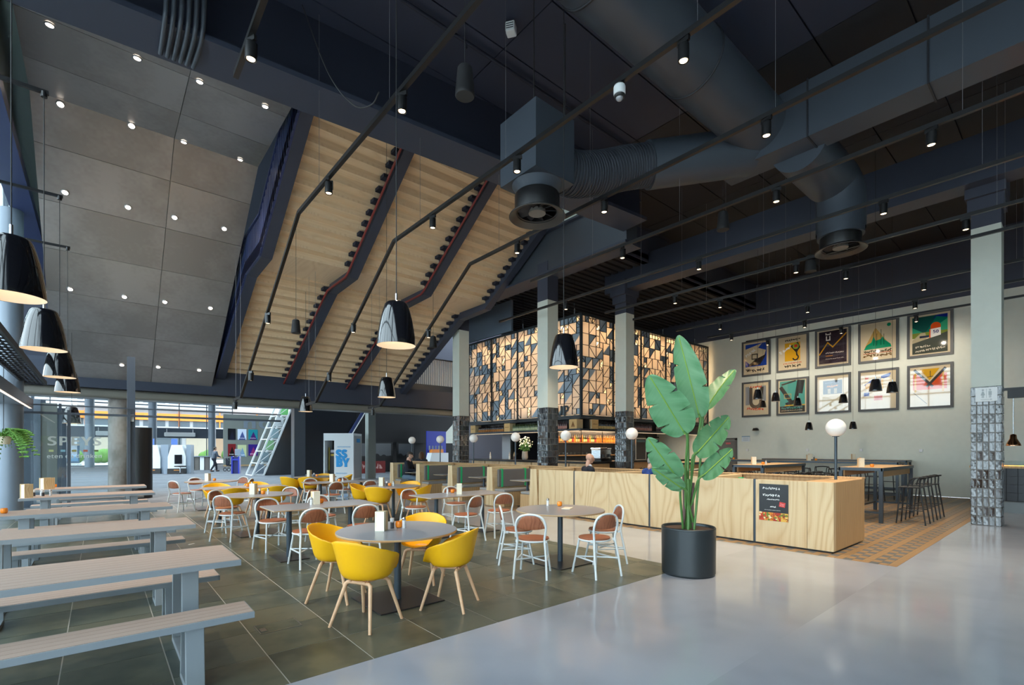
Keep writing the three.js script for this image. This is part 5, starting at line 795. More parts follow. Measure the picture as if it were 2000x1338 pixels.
// ================================================================ posters
{
  const paper = '#d8c8a8', P = [
    (g, w, h) => { g.fillStyle = '#2346a8'; g.fillRect(20, 16, w - 40, h - 90); g.fillStyle = paper; g.beginPath(); g.moveTo(20, 60); g.lineTo(190, 20); g.lineTo(150, 60); g.lineTo(230, 90); g.lineTo(210, 150); g.lineTo(60, 210); g.lineTo(20, 170); g.fill(); g.fillStyle = '#eef2f5'; g.save(); g.translate(10, 120); g.rotate(-0.55); scribble(g, 0, 0, 120, 34, 5); g.restore(); g.fillStyle = '#3a302c'; g.beginPath(); g.moveTo(40, 230); g.lineTo(120, 170); g.lineTo(230, 130); g.lineTo(215, 160); g.lineTo(170, 225); g.fill(); g.strokeStyle = '#2b2522'; g.lineWidth = 8; g.strokeRect(88, 118, 54, 46); g.fillStyle = '#3a302c'; scribble(g, 26, 252, 190, 40, 7); },
    (g, w, h) => { g.fillStyle = '#d9a427'; g.fillRect(60, 60, 140, 170); g.fillStyle = '#2b2522'; scribble(g, 60, 24, 140, 22, 8); g.fillStyle = '#eef2f5'; g.save(); g.translate(6, 128); g.rotate(-0.5); scribble(g, 0, 0, 120, 40, 5); g.restore(); g.fillStyle = '#3a352f'; g.beginPath(); g.moveTo(110, 90); g.lineTo(180, 60); g.lineTo(200, 110); g.lineTo(166, 160); g.fill(); g.fillStyle = '#8cab45'; g.beginPath(); g.arc(160, 96, 28, 0, 7); g.fill(); g.fillStyle = '#c8402a'; g.fillRect(146, 80, 28, 28); g.strokeStyle = '#3a352f'; g.lineWidth = 12; g.beginPath(); g.moveTo(166, 150); g.lineTo(170, 180); g.arc(158, 200, 24, -0.6, 2.9); g.stroke(); g.fillStyle = '#c8502e'; scribble(g, 44, 244, 170, 14, 12); g.fillStyle = '#2b2522'; scribble(g, 56, 266, 150, 24, 7); },
    (g, w, h) => { g.fillStyle = '#33272f'; g.fillRect(16, 10, w - 30, h - 26); g.strokeStyle = '#4a3d48'; g.lineWidth = 1; for (let k = 0; k < 30; k++) { g.strokeRect(16 + k * 8, 10, 8, h - 26); g.strokeRect(16, 10 + k * 10, w - 30, 10); } g.strokeStyle = '#e0a21e'; g.lineWidth = 10; g.lineJoin = 'miter'; g.beginPath(); g.moveTo(18, 212); g.lineTo(88, 110); g.lineTo(130, 152); g.lineTo(240, 44); g.stroke(); g.strokeStyle = '#ece6da'; g.lineWidth = 9; g.beginPath(); g.moveTo(78, 52); g.lineTo(78, 88); g.lineTo(106, 88); g.lineTo(106, 52); g.stroke(); g.fillStyle = '#ece6da'; g.fillRect(70, 34, 44, 8); g.fillRect(70, 24, 8, 10); g.fillRect(106, 24, 8, 10); scribble(g, 70, 196, 150, 14, 12); g.fillStyle = '#c07a1e'; g.fillRect(70, 224, 60, 6); g.fillStyle = '#cfc8bc'; scribble(g, 70, 250, 150, 9, 16); },
    (g, w, h) => { g.fillStyle = '#c9a35c'; g.beginPath(); g.moveTo(30, 200); g.lineTo(110, 40); g.lineTo(210, 190); g.fill(); g.fillStyle = '#12946a'; g.beginPath(); g.moveTo(24, 218); g.lineTo(44, 180); g.lineTo(80, 160); g.lineTo(96, 110); g.lineTo(110, 150); g.lineTo(150, 140); g.lineTo(160, 120); g.lineTo(176, 150); g.lineTo(218, 190); g.lineTo(224, 214); g.fill(); g.strokeStyle = '#274036'; g.lineWidth = 3; for (const [x, y] of [[96, 70], [150, 60], [120, 90], [170, 100]]) { g.beginPath(); g.moveTo(x, 190); g.lineTo(x, y); g.stroke(); } g.beginPath(); g.arc(206, 30, 14, 0, 7); g.fill(); g.fillStyle = '#3a2e20'; scribble(g, 22, 222, 204, 26, 12); g.fillStyle = '#b0442c'; g.fillRect(20, 248, 208, 5); g.fillStyle = '#6a4a20'; scribble(g, 22, 254, 204, 32, 9); },
    (g, w, h) => { g.fillStyle = '#17564f'; g.fillRect(16, 14, w - 32, 150); g.fillStyle = '#1c2a8a'; g.beginPath(); g.moveTo(170, 14); g.lineTo(w - 16, 14); g.lineTo(w - 16, 40); g.lineTo(150, 40); g.fill(); g.fillStyle = '#0d7a68'; g.beginPath(); g.moveTo(96, 150); g.lineTo(170, 24); g.lineTo(w - 16, 44); g.lineTo(w - 16, 60); g.fill(); g.fillStyle = '#3aa57c'; g.beginPath(); g.moveTo(150, 112); g.lineTo(w - 16, 50); g.lineTo(w - 16, 140); g.lineTo(140, 140); g.fill(); g.fillStyle = '#2fa37c'; g.beginPath(); g.moveTo(16, 90); g.lineTo(84, 136); g.lineTo(16, 150); g.fill(); g.fillStyle = '#7b8a35'; g.fillRect(16, 136, w - 32, 40); g.fillStyle = '#b7ab8a'; g.beginPath(); g.moveTo(70, 140); g.lineTo(100, 140); g.lineTo(110, 190); g.lineTo(16, 215); g.lineTo(16, 190); g.fill(); g.fillStyle = '#4b5048'; g.beginPath(); g.moveTo(110, 190); g.lineTo(w - 16, 150); g.lineTo(w - 16, 300); g.lineTo(16, 300); g.lineTo(16, 215); g.fill(); g.fillStyle = '#26304a'; g.fillRect(64, 162, 60, 16); g.fillStyle = '#e8e6e2'; g.beginPath(); g.moveTo(134, 184); g.lineTo(134, 100); g.arc(166, 100, 32, PI, 0); g.lineTo(198, 170); g.fill(); g.fillStyle = '#d9531e'; g.beginPath(); g.arc(166, 100, 32, PI, 0); g.lineTo(198, 112); g.lineTo(126, 118); g.lineTo(126, 184); g.lineTo(134, 184); g.lineTo(134, 118); g.fill(); g.fillStyle = '#28286a'; g.font = 'bold 34px sans-serif'; g.textAlign = 'center'; g.fillText('50', 167, 152); g.fillStyle = '#d9d0bc'; g.save(); g.translate(30, 236); g.rotate(-0.06); scribble(g, 6, 0, 96, 22, 8); scribble(g, 0, 30, 190, 24, 14); g.restore(); },
    (g, w, h) => { g.fillStyle = '#8e9398'; g.fillRect(20, 30, 40, 180); g.fillRect(180, 30, 50, 150); g.strokeStyle = '#4c4640'; g.lineWidth = 34; g.beginPath(); g.moveTo(76, 40); g.lineTo(76, 170); g.arc(128, 180, 52, PI, 0, true); g.lineTo(190, 40); g.stroke(); g.fillStyle = '#c8402f'; scribble(g, 70, 22, 120, 26, 6); g.save(); g.translate(36, 226); g.rotate(0.1); scribble(g, 0, 0, 170, 34, 8); g.restore(); },
    (g, w, h) => { g.fillStyle = '#56a79c'; g.fillRect(14, 8, w - 28, h - 16); g.strokeStyle = '#3b3d3c'; g.lineWidth = 34; g.beginPath(); g.moveTo(20, 60); g.lineTo(120, 210); g.stroke(); g.beginPath(); g.moveTo(190, 8); g.lineTo(160, 200); g.lineTo(70, 230); g.stroke(); g.lineWidth = 60; g.beginPath(); g.moveTo(210, 8); g.lineTo(190, 130); g.stroke(); g.lineWidth = 14; g.beginPath(); g.moveTo(30, 40); g.lineTo(160, 10); g.stroke(); g.strokeStyle = '#c9a45a'; g.lineWidth = 5; g.strokeRect(56, 130, 60, 40); g.fillStyle = '#d6a32a'; g.fillRect(60, 232, 182, 10); g.fillStyle = '#3b3d3c'; g.fillRect(14, 244, w - 28, 58); g.fillStyle = '#56a79c'; scribble(g, 24, 250, 196, 22, 12); g.fillStyle = '#d8c8a8'; scribble(g, 24, 280, 196, 10, 18); },
    (g, w, h) => { g.fillStyle = '#3a3c42'; g.fillRect(50, 40, 156, 120); g.fillStyle = '#6d7a92'; scribble(g, 66, 50, 120, 18, 9); g.fillStyle = '#d98a35'; scribble(g, 80, 76, 90, 26, 5); g.fillStyle = '#a79a80'; g.fillRect(88, 112, 24, 44); g.fillRect(140, 112, 24, 44); g.fillStyle = '#c9b890'; g.fillRect(40, 180, 170, 90); },
    (g, w, h) => { g.fillStyle = '#2a3f9c'; g.beginPath(); g.moveTo(24, 110); g.lineTo(90, 60); g.lineTo(70, 120); g.fill(); g.beginPath(); g.moveTo(150, 40); g.lineTo(220, 20); g.lineTo(210, 50); g.lineTo(150, 70); g.fill(); g.fillRect(24, 170, 40, 30); g.fillStyle = '#d9a52a'; g.beginPath(); g.arc(60, 120, 26, 0, 7); g.fill(); g.fillRect(150, 60, 16, 90); g.fillStyle = '#c8502e'; g.fillRect(34, 44, 24, 16); g.fillRect(100, 200, 60, 40); g.fillStyle = '#4a4440'; g.fillRect(90, 60, 60, 90); },
    (g, w, h) => { g.fillStyle = '#d9562a'; g.fillRect(20, 60, 216, 120); g.fillStyle = paper; g.beginPath(); g.moveTo(40, 20); g.lineTo(128, 150); g.lineTo(216, 20); g.fill(); g.fillStyle = '#d9a52a'; g.beginPath(); g.moveTo(64, 20); g.lineTo(128, 110); g.lineTo(192, 20); g.fill(); g.fillRect(30, 50, 12, 150); g.fillRect(206, 50, 12, 150); g.strokeStyle = '#45403c'; g.lineWidth = 18; for (const s of [-1, 1]) { g.beginPath(); g.moveTo(128 + s * 100, 20); g.lineTo(128 - s * 20, 160); g.stroke(); } g.lineWidth = 4; g.beginPath(); g.moveTo(132, 36); g.lineTo(132, 84); g.moveTo(112, 84); g.lineTo(150, 80); g.stroke(); g.strokeStyle = '#6a6258'; g.beginPath(); g.moveTo(24, 200); g.lineTo(110, 290); g.stroke(); }];
  const lab = ['blue and sand poster of a ship', 'yellow poster of a crane hook', 'dark plum poster with a yellow zigzag line', 'poster of a green sailing harbour', 'green poster of a road with a white milestone', 'sand poster with a large grey letter shape', 'teal poster with crossing grey girders', 'poster with a small dark print', 'poster with blue and yellow shapes', 'orange and sand poster with a crossing frame'];
  const rows = [[[200, 437, 708, 423, 402, 682], [470, 395, 674, 721, 353, 648], [771, 342, 643, 1050, 299, 610], [1108, 288, 606, 1424, 239, 570], [1490, 226, 564, 1850, 168, 527]], [[200, 748, 1022, 423, 733, 1010], [470, 724, 1008, 721, 704, 995], [771, 694, 994, 1050, 669, 980], [1108, 662, 978, 1424, 628, 962], [1490, 622, 960, 1850, 585, 942]]];
  rows.forEach((row, r) => row.forEach(([x0, ya, yb, x1, yc, yd], i) => {
    const a = onX(1400 + x0 / 4, 560 + ya / 4, WALLX), b = onX(1400 + x0 / 4, 560 + yb / 4, WALLX), c = onX(1400 + x1 / 4, 560 + yc / 4, WALLX), d = onX(1400 + x1 / 4, 560 + yd / 4, WALLX), k = r * 5 + i;
    const W = Math.abs(a.z - c.z), H = ((a.y - b.y) + (c.y - d.y)) / 2, cy = (a.y + b.y + c.y + d.y) / 4, cz = (a.z + c.z) / 2;
    const o = thing('framed_poster', 'dark framed ' + lab[k] + ' on the pale wall', 'poster', [WALLX - 0.03, cy, cz], -PI / 2), f = 0.075;
    const t = canvasTex(256, 310, (g, w, h) => { g.fillStyle = paper; g.fillRect(0, 0, w, h); P[k](g, w, h); });
    part(o, 'frame', [boxAB(-W / 2, W / 2, H / 2 - f, H / 2, -0.03, 0.04), boxAB(-W / 2, W / 2, -H / 2, -H / 2 + f, -0.03, 0.04), boxAB(-W / 2, -W / 2 + f, -H / 2 + f, H / 2 - f, -0.03, 0.04), boxAB(W / 2 - f, W / 2, -H / 2 + f, H / 2 - f, -0.03, 0.04)], std(C(0.075, 0.08, 0.085), 0.5));
    const gm = phy(white, 0.04, { map: t, clearcoat: 1, clearcoatRoughness: 0.0, ior: 1.8 });
    part(o, 'glazed_print', face(W - 2 * f, H - 2 * f, 0.01).translate(0, 0, 0.012), [M.cream, M.cream, M.cream, M.cream, gm, M.cream]);
  }));
}
// small things on the poster wall
{
  const w1 = onX(1457, 857, WALLX); single('wall_notice', 'white notice with blue print on the wall beside the grey door', 'notice', face(0.36, 0.24, 0.012), [M.paper, M.paper, M.paper, M.paper, std(white, 0.6, 0, { map: canvasTex(128, 84, (g) => { g.fillStyle = '#cfdbe2'; g.fillRect(0, 0, 128, 84); g.fillStyle = '#7f9fb4'; g.fillRect(0, 0, 128, 14); g.fillStyle = '#9aa6ae'; for (let k = 0; k < 5; k++) scribble(g, 22, 24 + k * 11, 80, 6, 18); }) }), M.paper], [WALLX - 0.01, w1.y, w1.z], -PI / 2);
  for (const [i, [x, y]] of [[1460, 879], [1577, 879], [1682, 879], [1799, 880]].entries()) { const p = onX(x, y, WALLX); single('wall_socket', 'small white wall socket on the pale wall above the high tables', 'socket', rbox(0.03, 0.1, 0.1, 0.008), M.whitePaint, [WALLX - 0.015, p.y, p.z], 0, 'wall sockets'); }
  const a = onX(1399, 861, WALLX), b = onX(1440, 902, WALLX), d = struct('door_2', 'grey door with a red and white sticker in the poster wall', 'door'); d.position.set(WALLX - 0.02, 0, (a.z + b.z) / 2); const dw = Math.abs(a.z - b.z); part(d, 'door_leaf', box(0.05, 2.0, dw - 0.16, 0, 1.0, 0), std(C(0.115, 0.12, 0.115), 0.5)); part(d, 'door_frame', [box(0.08, 2.08, 0.08, 0, 1.04, dw / 2 - 0.04), box(0.08, 2.08, 0.08, 0, 1.04, -dw / 2 + 0.04), box(0.08, 0.08, dw, 0, 2.06, 0)], std(C(0.09, 0.092, 0.088), 0.5)); part(d, 'sticker', box(0.06, 0.08, 0.22, -0.005, 1.86, 0.1), std(C(0.6, 0.12, 0.14), 0.5), 'red and white sticker'); part(d, 'door_handle', bar([-0.06, 1.05, dw / 2 - 0.2], [-0.06, 1.05, dw / 2 - 0.36], 0.012, 0.012, 8), M.steel);
}
// ================================================================ high tables and bar stools
function highTable(x0, x1, z0, z1, label, h = 1.19) {
  const o = thing('high_table', label, 'high table'), lg = 0.07;
  part(o, 'tabletop', boxAB(x0, x1, h - 0.035, h, z0, z1), M.plySide); part(o, 'top_frame', [boxAB(x0 - 0.01, x1 + 0.01, h - 0.07, h - 0.004, z0 - 0.01, z0 + 0.03), boxAB(x0 - 0.01, x1 + 0.01, h - 0.07, h - 0.004, z1 - 0.03, z1 + 0.01), boxAB(x0 - 0.01, x0 + 0.03, h - 0.07, h - 0.004, z0, z1), boxAB(x1 - 0.03, x1 + 0.01, h - 0.07, h - 0.004, z0, z1)], M.polePaint);
  for (const x of [x0, x1 - lg]) for (const z of [z0, z1 - lg]) part(o, 'leg', boxAB(x, x + lg, 0, h - 0.05, z, z + lg), M.polePaint);
  part(o, 'apron', [boxAB(x0 + 0.2, x1 - 0.2, h - 0.2, h - 0.07, z1 - 0.06, z1 - 0.03), boxAB(x0 + 0.2, x1 - 0.2, h - 0.2, h - 0.07, z0 + 0.03, z0 + 0.06)], M.plySide);
  part(o, 'foot_rail', [boxAB(x0 + lg, x1 - lg, 0.2, 0.24, z0 + 0.015, z0 + 0.055), boxAB(x0 + 0.015, x0 + 0.055, 0.2, 0.24, z0 + lg, z1 - lg), boxAB(x1 - 0.055, x1 - 0.015, 0.2, 0.24, z0 + lg, z1 - lg)], M.polePaint);
}
highTable(12.77, 15.6, -3.62, -2.81, 'high table with wooden top beside the patterned floor edge'); highTable(12.77, 15.6, -6.05, -5.26, 'high table with wooden top behind the menu poster'); highTable(18.1, 18.85, -9.4, -3.6, 'long high table in the middle before the poster wall', 1.21); highTable(20.75, 21.4, -8.6, -3.9, 'long narrow high table along the poster wall', 1.22); highTable(12.9, 15.2, -8.6, -7.9, 'high table between the tiled column and the booths');
const stool = protoMaker(() => {
  const o = thing('bar_stool', '', 'bar stool'), m = M.black, s = 0.78;
  part(o, 'seat', rbox(0.4, 0.03, 0.38, 0.014, 0, s, 0), m);
  for (const k of [-1, 1]) { part(o, 'leg', bar([k * 0.165, s, -0.16], [k * 0.21, 0, -0.22], 0.014, 0.014, 8), m); part(o, 'leg', bar([k * 0.175, s, 0.17], [k * 0.22, 0, 0.27], 0.014, 0.014, 8), m); part(o, 'arm_rest', tube([[k * 0.185, s, 0.165], [k * 0.195, s + 0.1, 0.17], [k * 0.2, s + 0.19, 0.16], [k * 0.195, s + 0.2, 0.08], [k * 0.18, s + 0.14, 0.0], [k * 0.175, s + 0.01, -0.03]], 0.013, 20, 8), m); part(o, 'side_rail', bar([k * 0.2, 0.3, -0.2], [k * 0.208, 0.3, 0.23], 0.01, 0.01, 8), m); }
  part(o, 'backrest', tube([[-0.2, s + 0.185, 0.16], [-0.12, s + 0.2, 0.215], [0, s + 0.205, 0.235], [0.12, s + 0.2, 0.215], [0.2, s + 0.185, 0.16]], 0.018, 20, 8), m); part(o, 'foot_rail', [bar([-0.2, 0.3, -0.2], [0.2, 0.3, -0.2], 0.012, 0.012, 8), bar([-0.2, 0.55, 0.2], [0.2, 0.55, 0.2], 0.01, 0.01, 8)], m);
  return o;
});
for (const [si, x] of [13.3, 14.1, 14.9].entries()) { const od = ORD[si] + ' black bar stool from the booths '; stool(x, 0, -2.42, rr(-0.06, 0.06), od + 'at the patterned floor edge', 'stools in line at the patterned floor edge'); stool(x, 0, -4.02, PI + rr(-0.1, 0.1), od + 'behind the high table at the floor edge', 'stools between the high tables'); stool(x, 0, -4.86, rr(-0.1, 0.1), od + 'before the high table behind the menu poster', 'stools between the high tables'); stool(x, 0, -6.45, PI + rr(-0.1, 0.1), od + 'beyond the high table behind the menu poster', 'stools behind the second high table'); }
for (const x of [13.3, 14.5]) { stool(x, 0, -7.5, rr(-0.1, 0.1), 'black metal bar stool at the high table near the tiled column', 'stools near the tiled column'); stool(x, 0, -9.0, PI, 'black metal bar stool at the high table near the tiled column', 'stools near the tiled column'); }
for (let k = 0; k < 6; k++) { const od = ORD[k] + ' bar stool from the kitchen '; stool(17.72, 0, -4.1 - k * 0.95, -PI / 2, od + 'on the booth side of the long table', 'stools along the long high table'); stool(19.25, 0, -4.1 - k * 0.95, PI / 2, od + 'between the long high table and poster wall', 'stools by the poster wall'); }
for (let k = 0; k < 4; k++) stool(11.9, 0, -11.6 - k * 1.5, PI / 2 + PI, 'black metal bar stool standing at the bar counter', 'stools at the bar counter');
{
  const T = (x, z, w, h = 1.19, f = 'mt') => setTable(x, h, z, w, 0.6, f, 0.13);
  T(13.2, -3.2, 'high table beside the patterned floor edge'); T(13.3, -5.6, 'high table behind the menu poster', 1.19, 'mst'); T(18.45, -6.0, 'long high table before the poster wall', 1.21, 'mt'); T(18.45, -8.8, 'far end of the long high table', 1.21, 't'); T(21.05, -5.4, 'narrow high table along the poster wall', 1.22, 'mt'); T(21.05, -6.8, 'middle of the narrow wall table', 1.22, 'mp');
}
// ================================================================ kitchen counter at the right edge
{
  const o = thing('kitchen_counter', 'dark tiled kitchen counter with a pale plinth behind the toilet sign column', 'counter'); part(o, 'plinth', boxAB(17.35, 18.3, 0, 0.3, -1.9, 6), M.plinth); part(o, 'front_body', boxAB(17.22, 18.3, 0.3, 1.12, -1.9, 6), M.blackMatt); for (let j = 0; j < 4; j++) for (let i = 0; i < 14; i++) part(o, 'tile', box(0.014, 0.195, 0.19, 17.215, 0.41 + j * 0.204, -1.78 + i * 0.2), M.kitchenTile); part(o, 'worktop', boxAB(17.15, 18.4, 1.12, 1.17, -1.95, 6), M.plySide); part(o, 'glass_guard', boxAB(17.5, 17.52, 1.17, 1.3, -1.8, 6), M.glass);
  const h = thing('heat_lamp_rail', 'black rail with copper heat lamps over the kitchen counter', 'heat lamps', [17.8, 0, -1.2]); part(h, 'rail', boxAB(-0.1, 0.1, 3.1, 3.16, -0.3, 3), M.black); part(h, 'rail_mount', boxAB(-0.08, 0.08, 2.9, 3.1, -0.1, 0.2), M.black);
  for (const z of [0, 0.35, 0.7, 1.1, 1.5]) { part(h, 'cord', cyl(0.012, 0.012, 1.1, 0, 2.45, z, 8), M.steel); part(h, 'lamp_shade', lathe([[0.02, 1.98], [0.06, 1.96], [0.07, 1.86], [0.13, 1.74], [0.145, 1.68], [0.135, 1.68], [0.06, 1.86], [0, 1.9]], 20, 0, 0, z), M.copper); part(h, 'lamp_bulb', ball(0.05, 0, 1.75, z, 12), std(C(1, 0.7, 0.4), 0.4, 0, { emissive: C(1, 0.5, 0.18), emissiveIntensity: 6 })); const l = new THREE.SpotLight(C(1, 0.5, 0.2), 9, 5, 0.8, 0.5, 2); l.position.set(17.8, 1.67, -1.2 + z); l.target.position.set(17.8, 0, -1.2 + z); l.castShadow = true; scene.add(l, l.target); }
  const k = thing('kitchen_tile_panel', 'dark glossy tiled panel behind the heat lamps', 'wall tiles', [19.6, 0, 0]); part(k, 'backing', boxAB(0, 0.06, 1.0, 2.9, -0.35, 4), M.tileBody); for (let j = 0; j < 13; j++) for (let i = 0; i < 16; i++) { const m = part(k, 'tile', rbox(0.02, 0.135, 0.26, 0.006, 0, 0, 0, 1), colTileMats[Math.floor(rnd() * 3)]); m.position.set(-0.005, 1.08 + j * 0.142, -0.2 + i * 0.268); m.rotation.set(0, rr(-0.04, 0.04), rr(-0.03, 0.03)); }
  part(k, 'stand', boxAB(0.0, 0.06, 0, 1.0, -0.35, 4), M.blackMatt);
}
// ================================================================ glass screen with lettering at the end of the dining floor
{
  const Z = -17.35, o = thing('glass_screen', 'glass screen with pale lettering at the end of the picnic tables', 'glass screen');
  for (const x of [-2.15, -0.62, 0.62]) part(o, 'post', boxAB(x - 0.035, x + 0.035, 0, 2.62, Z - 0.035, Z + 0.035), M.frame);
  part(o, 'header_rail', [boxAB(-2.2, 4.6, 2.5, 2.56, Z - 0.04, Z + 0.04), boxAB(-2.2, 4.6, 2.72, 2.75, Z - 0.03, Z + 0.03)], M.frame);
  part(o, 'pane', boxAB(-2.1, -0.66, 0.03, 2.5, Z - 0.006, Z + 0.006), M.glass); part(o, 'pane', boxAB(-0.58, 0.58, 0.03, 2.5, Z - 0.006, Z + 0.006), M.glass);
  const txt = (s, size, w, p, mat, lab) => { const g = new TextGeometry(s, { font: FONT, size, depth: 0.004, curveSegments: 4 }); g.computeBoundingBox(); const bw = g.boundingBox.max.x - g.boundingBox.min.x; g.scale(w / bw, 1, 1); g.translate(p.x, p.y, Z + 0.008); part(o, 'lettering', g, mat, lab); };
  const fr = std(C(0.50, 0.58, 0.58), 0.6); const a = onZ(91, 870, Z), b = onZ(196, 870, Z), c = onZ(91, 895, Z), d = onZ(198, 895, Z), dd = onZ(91, 852, Z);
  txt('SPEYS', Math.max(0.2, dd.y - a.y), b.x - a.x, a, fr, 'pale letters reading SPEYS'); txt('eten en drinken', 0.10, d.x - c.x, c, fr, 'small pale letters reading eten en drinken');
  const q = (x, col) => { const p = onZ(x, 880.5, Z); part(o, 'colour_square', box(0.09, 0.055, 0.004, p.x, p.y, Z + 0.008), std(col, 0.6)); }; q(100, C(0.5, 0.6, 0.3)); q(123, C(0.25, 0.5, 0.62)); q(145, C(0.35, 0.35, 0.12)); q(167, C(0.45, 0.12, 0.08)); q(188, C(0.12, 0.2, 0.08));
  const p = onZ(256, 900, -17.5); single('steel_post', 'square navy steel post with a white notice beside the glass screen', 'post', [boxAB(-0.09, 0.09, 0, 4.2, -0.09, 0.09)], M.frame, [p.x, 0, -17.5]); single('post_notice', 'small white notice high on the navy steel post', 'notice', rbox(0.12, 0.2, 0.02, 0.004), M.whitePaint, [p.x, 2.47, -17.39]);
  const c1 = onZ(234, 900, -20.5), c2 = onZ(273, 900, -20.0); single('concrete_column', 'round brown-grey concrete column behind the glass screen', 'column', cyl(0.3, 0.3, 3.4, 0, 1.7, 0, 24), std(white, 0.4, 0, { map: cloudy([120, 112, 104], [150, 142, 136], [6, 20], 95, 2) }), [c1.x, 0, -20.5]); single('revolving_door_drum', 'black drum of a revolving door beside the navy post', 'door', [cyl(0.34, 0.34, 2.3, 0, 1.15, 0, 24)], M.black, [c2.x, 0, -20.0]);
  const w = thing('door_leaf_panel', 'pale grey-green door leaf behind the glass screen', 'door', [onZ(95, 900, -19).x, 0, -19]); part(w, 'leaf', box(0.36, 2.9, 0.05, 0, 1.45, 0), M.paleHall); part(w, 'edge', box(0.06, 2.9, 0.07, 0.24, 1.45, 0), M.frame);
  for (const [i, x] of [55, 70, 80].entries()) { const p2 = onZ(x, 900, -18.6 - i * 0.4); single('partition_board', ['blue-grey', 'mid blue', 'dark blue'][i] + ' partition board beside the round steel column', 'partition', box(0.2, 3.0, 0.08, 0, 1.5, 0), [M.frame, M.frameLight, M.frame][i], [p2.x, 0, p2.z]); }
  single('dark_pillar', 'dark pillar seen through the glass screen', 'pillar', box(0.3, 2.95, 0.3, 0, 1.475, 0), M.frame, [onZ(118, 900, -22).x, 0, -22]);
  // canopy with light line, cable tray
  const cp = thing('entrance_canopy', 'low blue-grey canopy with a light line along the facade', 'canopy'); part(cp, 'canopy_slab', boxAB(-2.24, -1.32, 2.66, 2.82, -17.2, -9), M.frameLight); part(cp, 'edge_profile', boxAB(-1.34, -1.28, 2.62, 2.84, -17.2, -9), M.frame); part(cp, 'light_line', boxAB(-1.345, -1.3, 2.612, 2.62, -17.1, -9.1), std(C(1, 0.9, 0.8), 0.5, 0, { emissive: C(1, 0.8, 0.65), emissiveIntensity: 1.2 }));
  const ct = thing('cable_tray', 'dark steel cable tray running under the facade beam', 'cable tray'); for (const x of [-1.45, -1.05]) part(ct, 'side_rail', boxAB(x - 0.02, x + 0.02, 3.22, 3.32, -17.2, -8.5), M.ductDark); for (let k = 0; k < 29; k++) part(ct, 'rung', boxAB(-1.45, -1.05, 3.24, 3.26, -17.1 + k * 0.3, -17.06 + k * 0.3), M.ductDark); for (let k = 0; k < 5; k++) part(ct, 'cable', bar([-1.4 + k * 0.075, 3.275, -17.2], [-1.4 + k * 0.075, 3.275, -8.5], 0.018, 0.018, 8), M.black);
  // hanging fern
  const f = onX(7, 858, -1.45), h = thing('hanging_fern', 'green fern trailing from a small pot beside the round steel column', 'plant', [f.x, f.y, f.z]); part(h, 'pot', lathe([[0, -0.1], [0.09, -0.1], [0.12, 0.06], [0.11, 0.06], [0, 0.02]], 18), M.cream); part(h, 'hanger', cyl(0.006, 0.006, 1.6, 0, 0.85, 0, 6), M.wireDark);
  for (let k = 0; k < 34; k++) { const a2 = rnd() * 7, L = rr(0.25, 0.5), up = rr(0.05, 0.25), leafs = [], cv = new THREE.QuadraticBezierCurve3(V(0, 0.05, 0), V(cos(a2) * L * 0.6, up + 0.12, sin(a2) * L * 0.6), V(cos(a2) * L, up - rr(0.1, 0.5), sin(a2) * L)); for (let t = 2; t <= 12; t++) { const p3 = cv.getPoint(t / 12); for (const s of [-1, 1]) leafs.push(new THREE.ConeGeometry(0.02, 0.09, 4).scale(1, 1, 0.25).rotateZ(s * 1.4).rotateY(-a2).translate(p3.x - s * sin(a2) * 0.04, p3.y, p3.z + s * cos(a2) * 0.04)); } leafs.push(new THREE.TubeGeometry(cv, 10, 0.004, 4)); part(h, 'frond', leafs, std(C(0.13, 0.33, 0.05), 0.6)); }
}
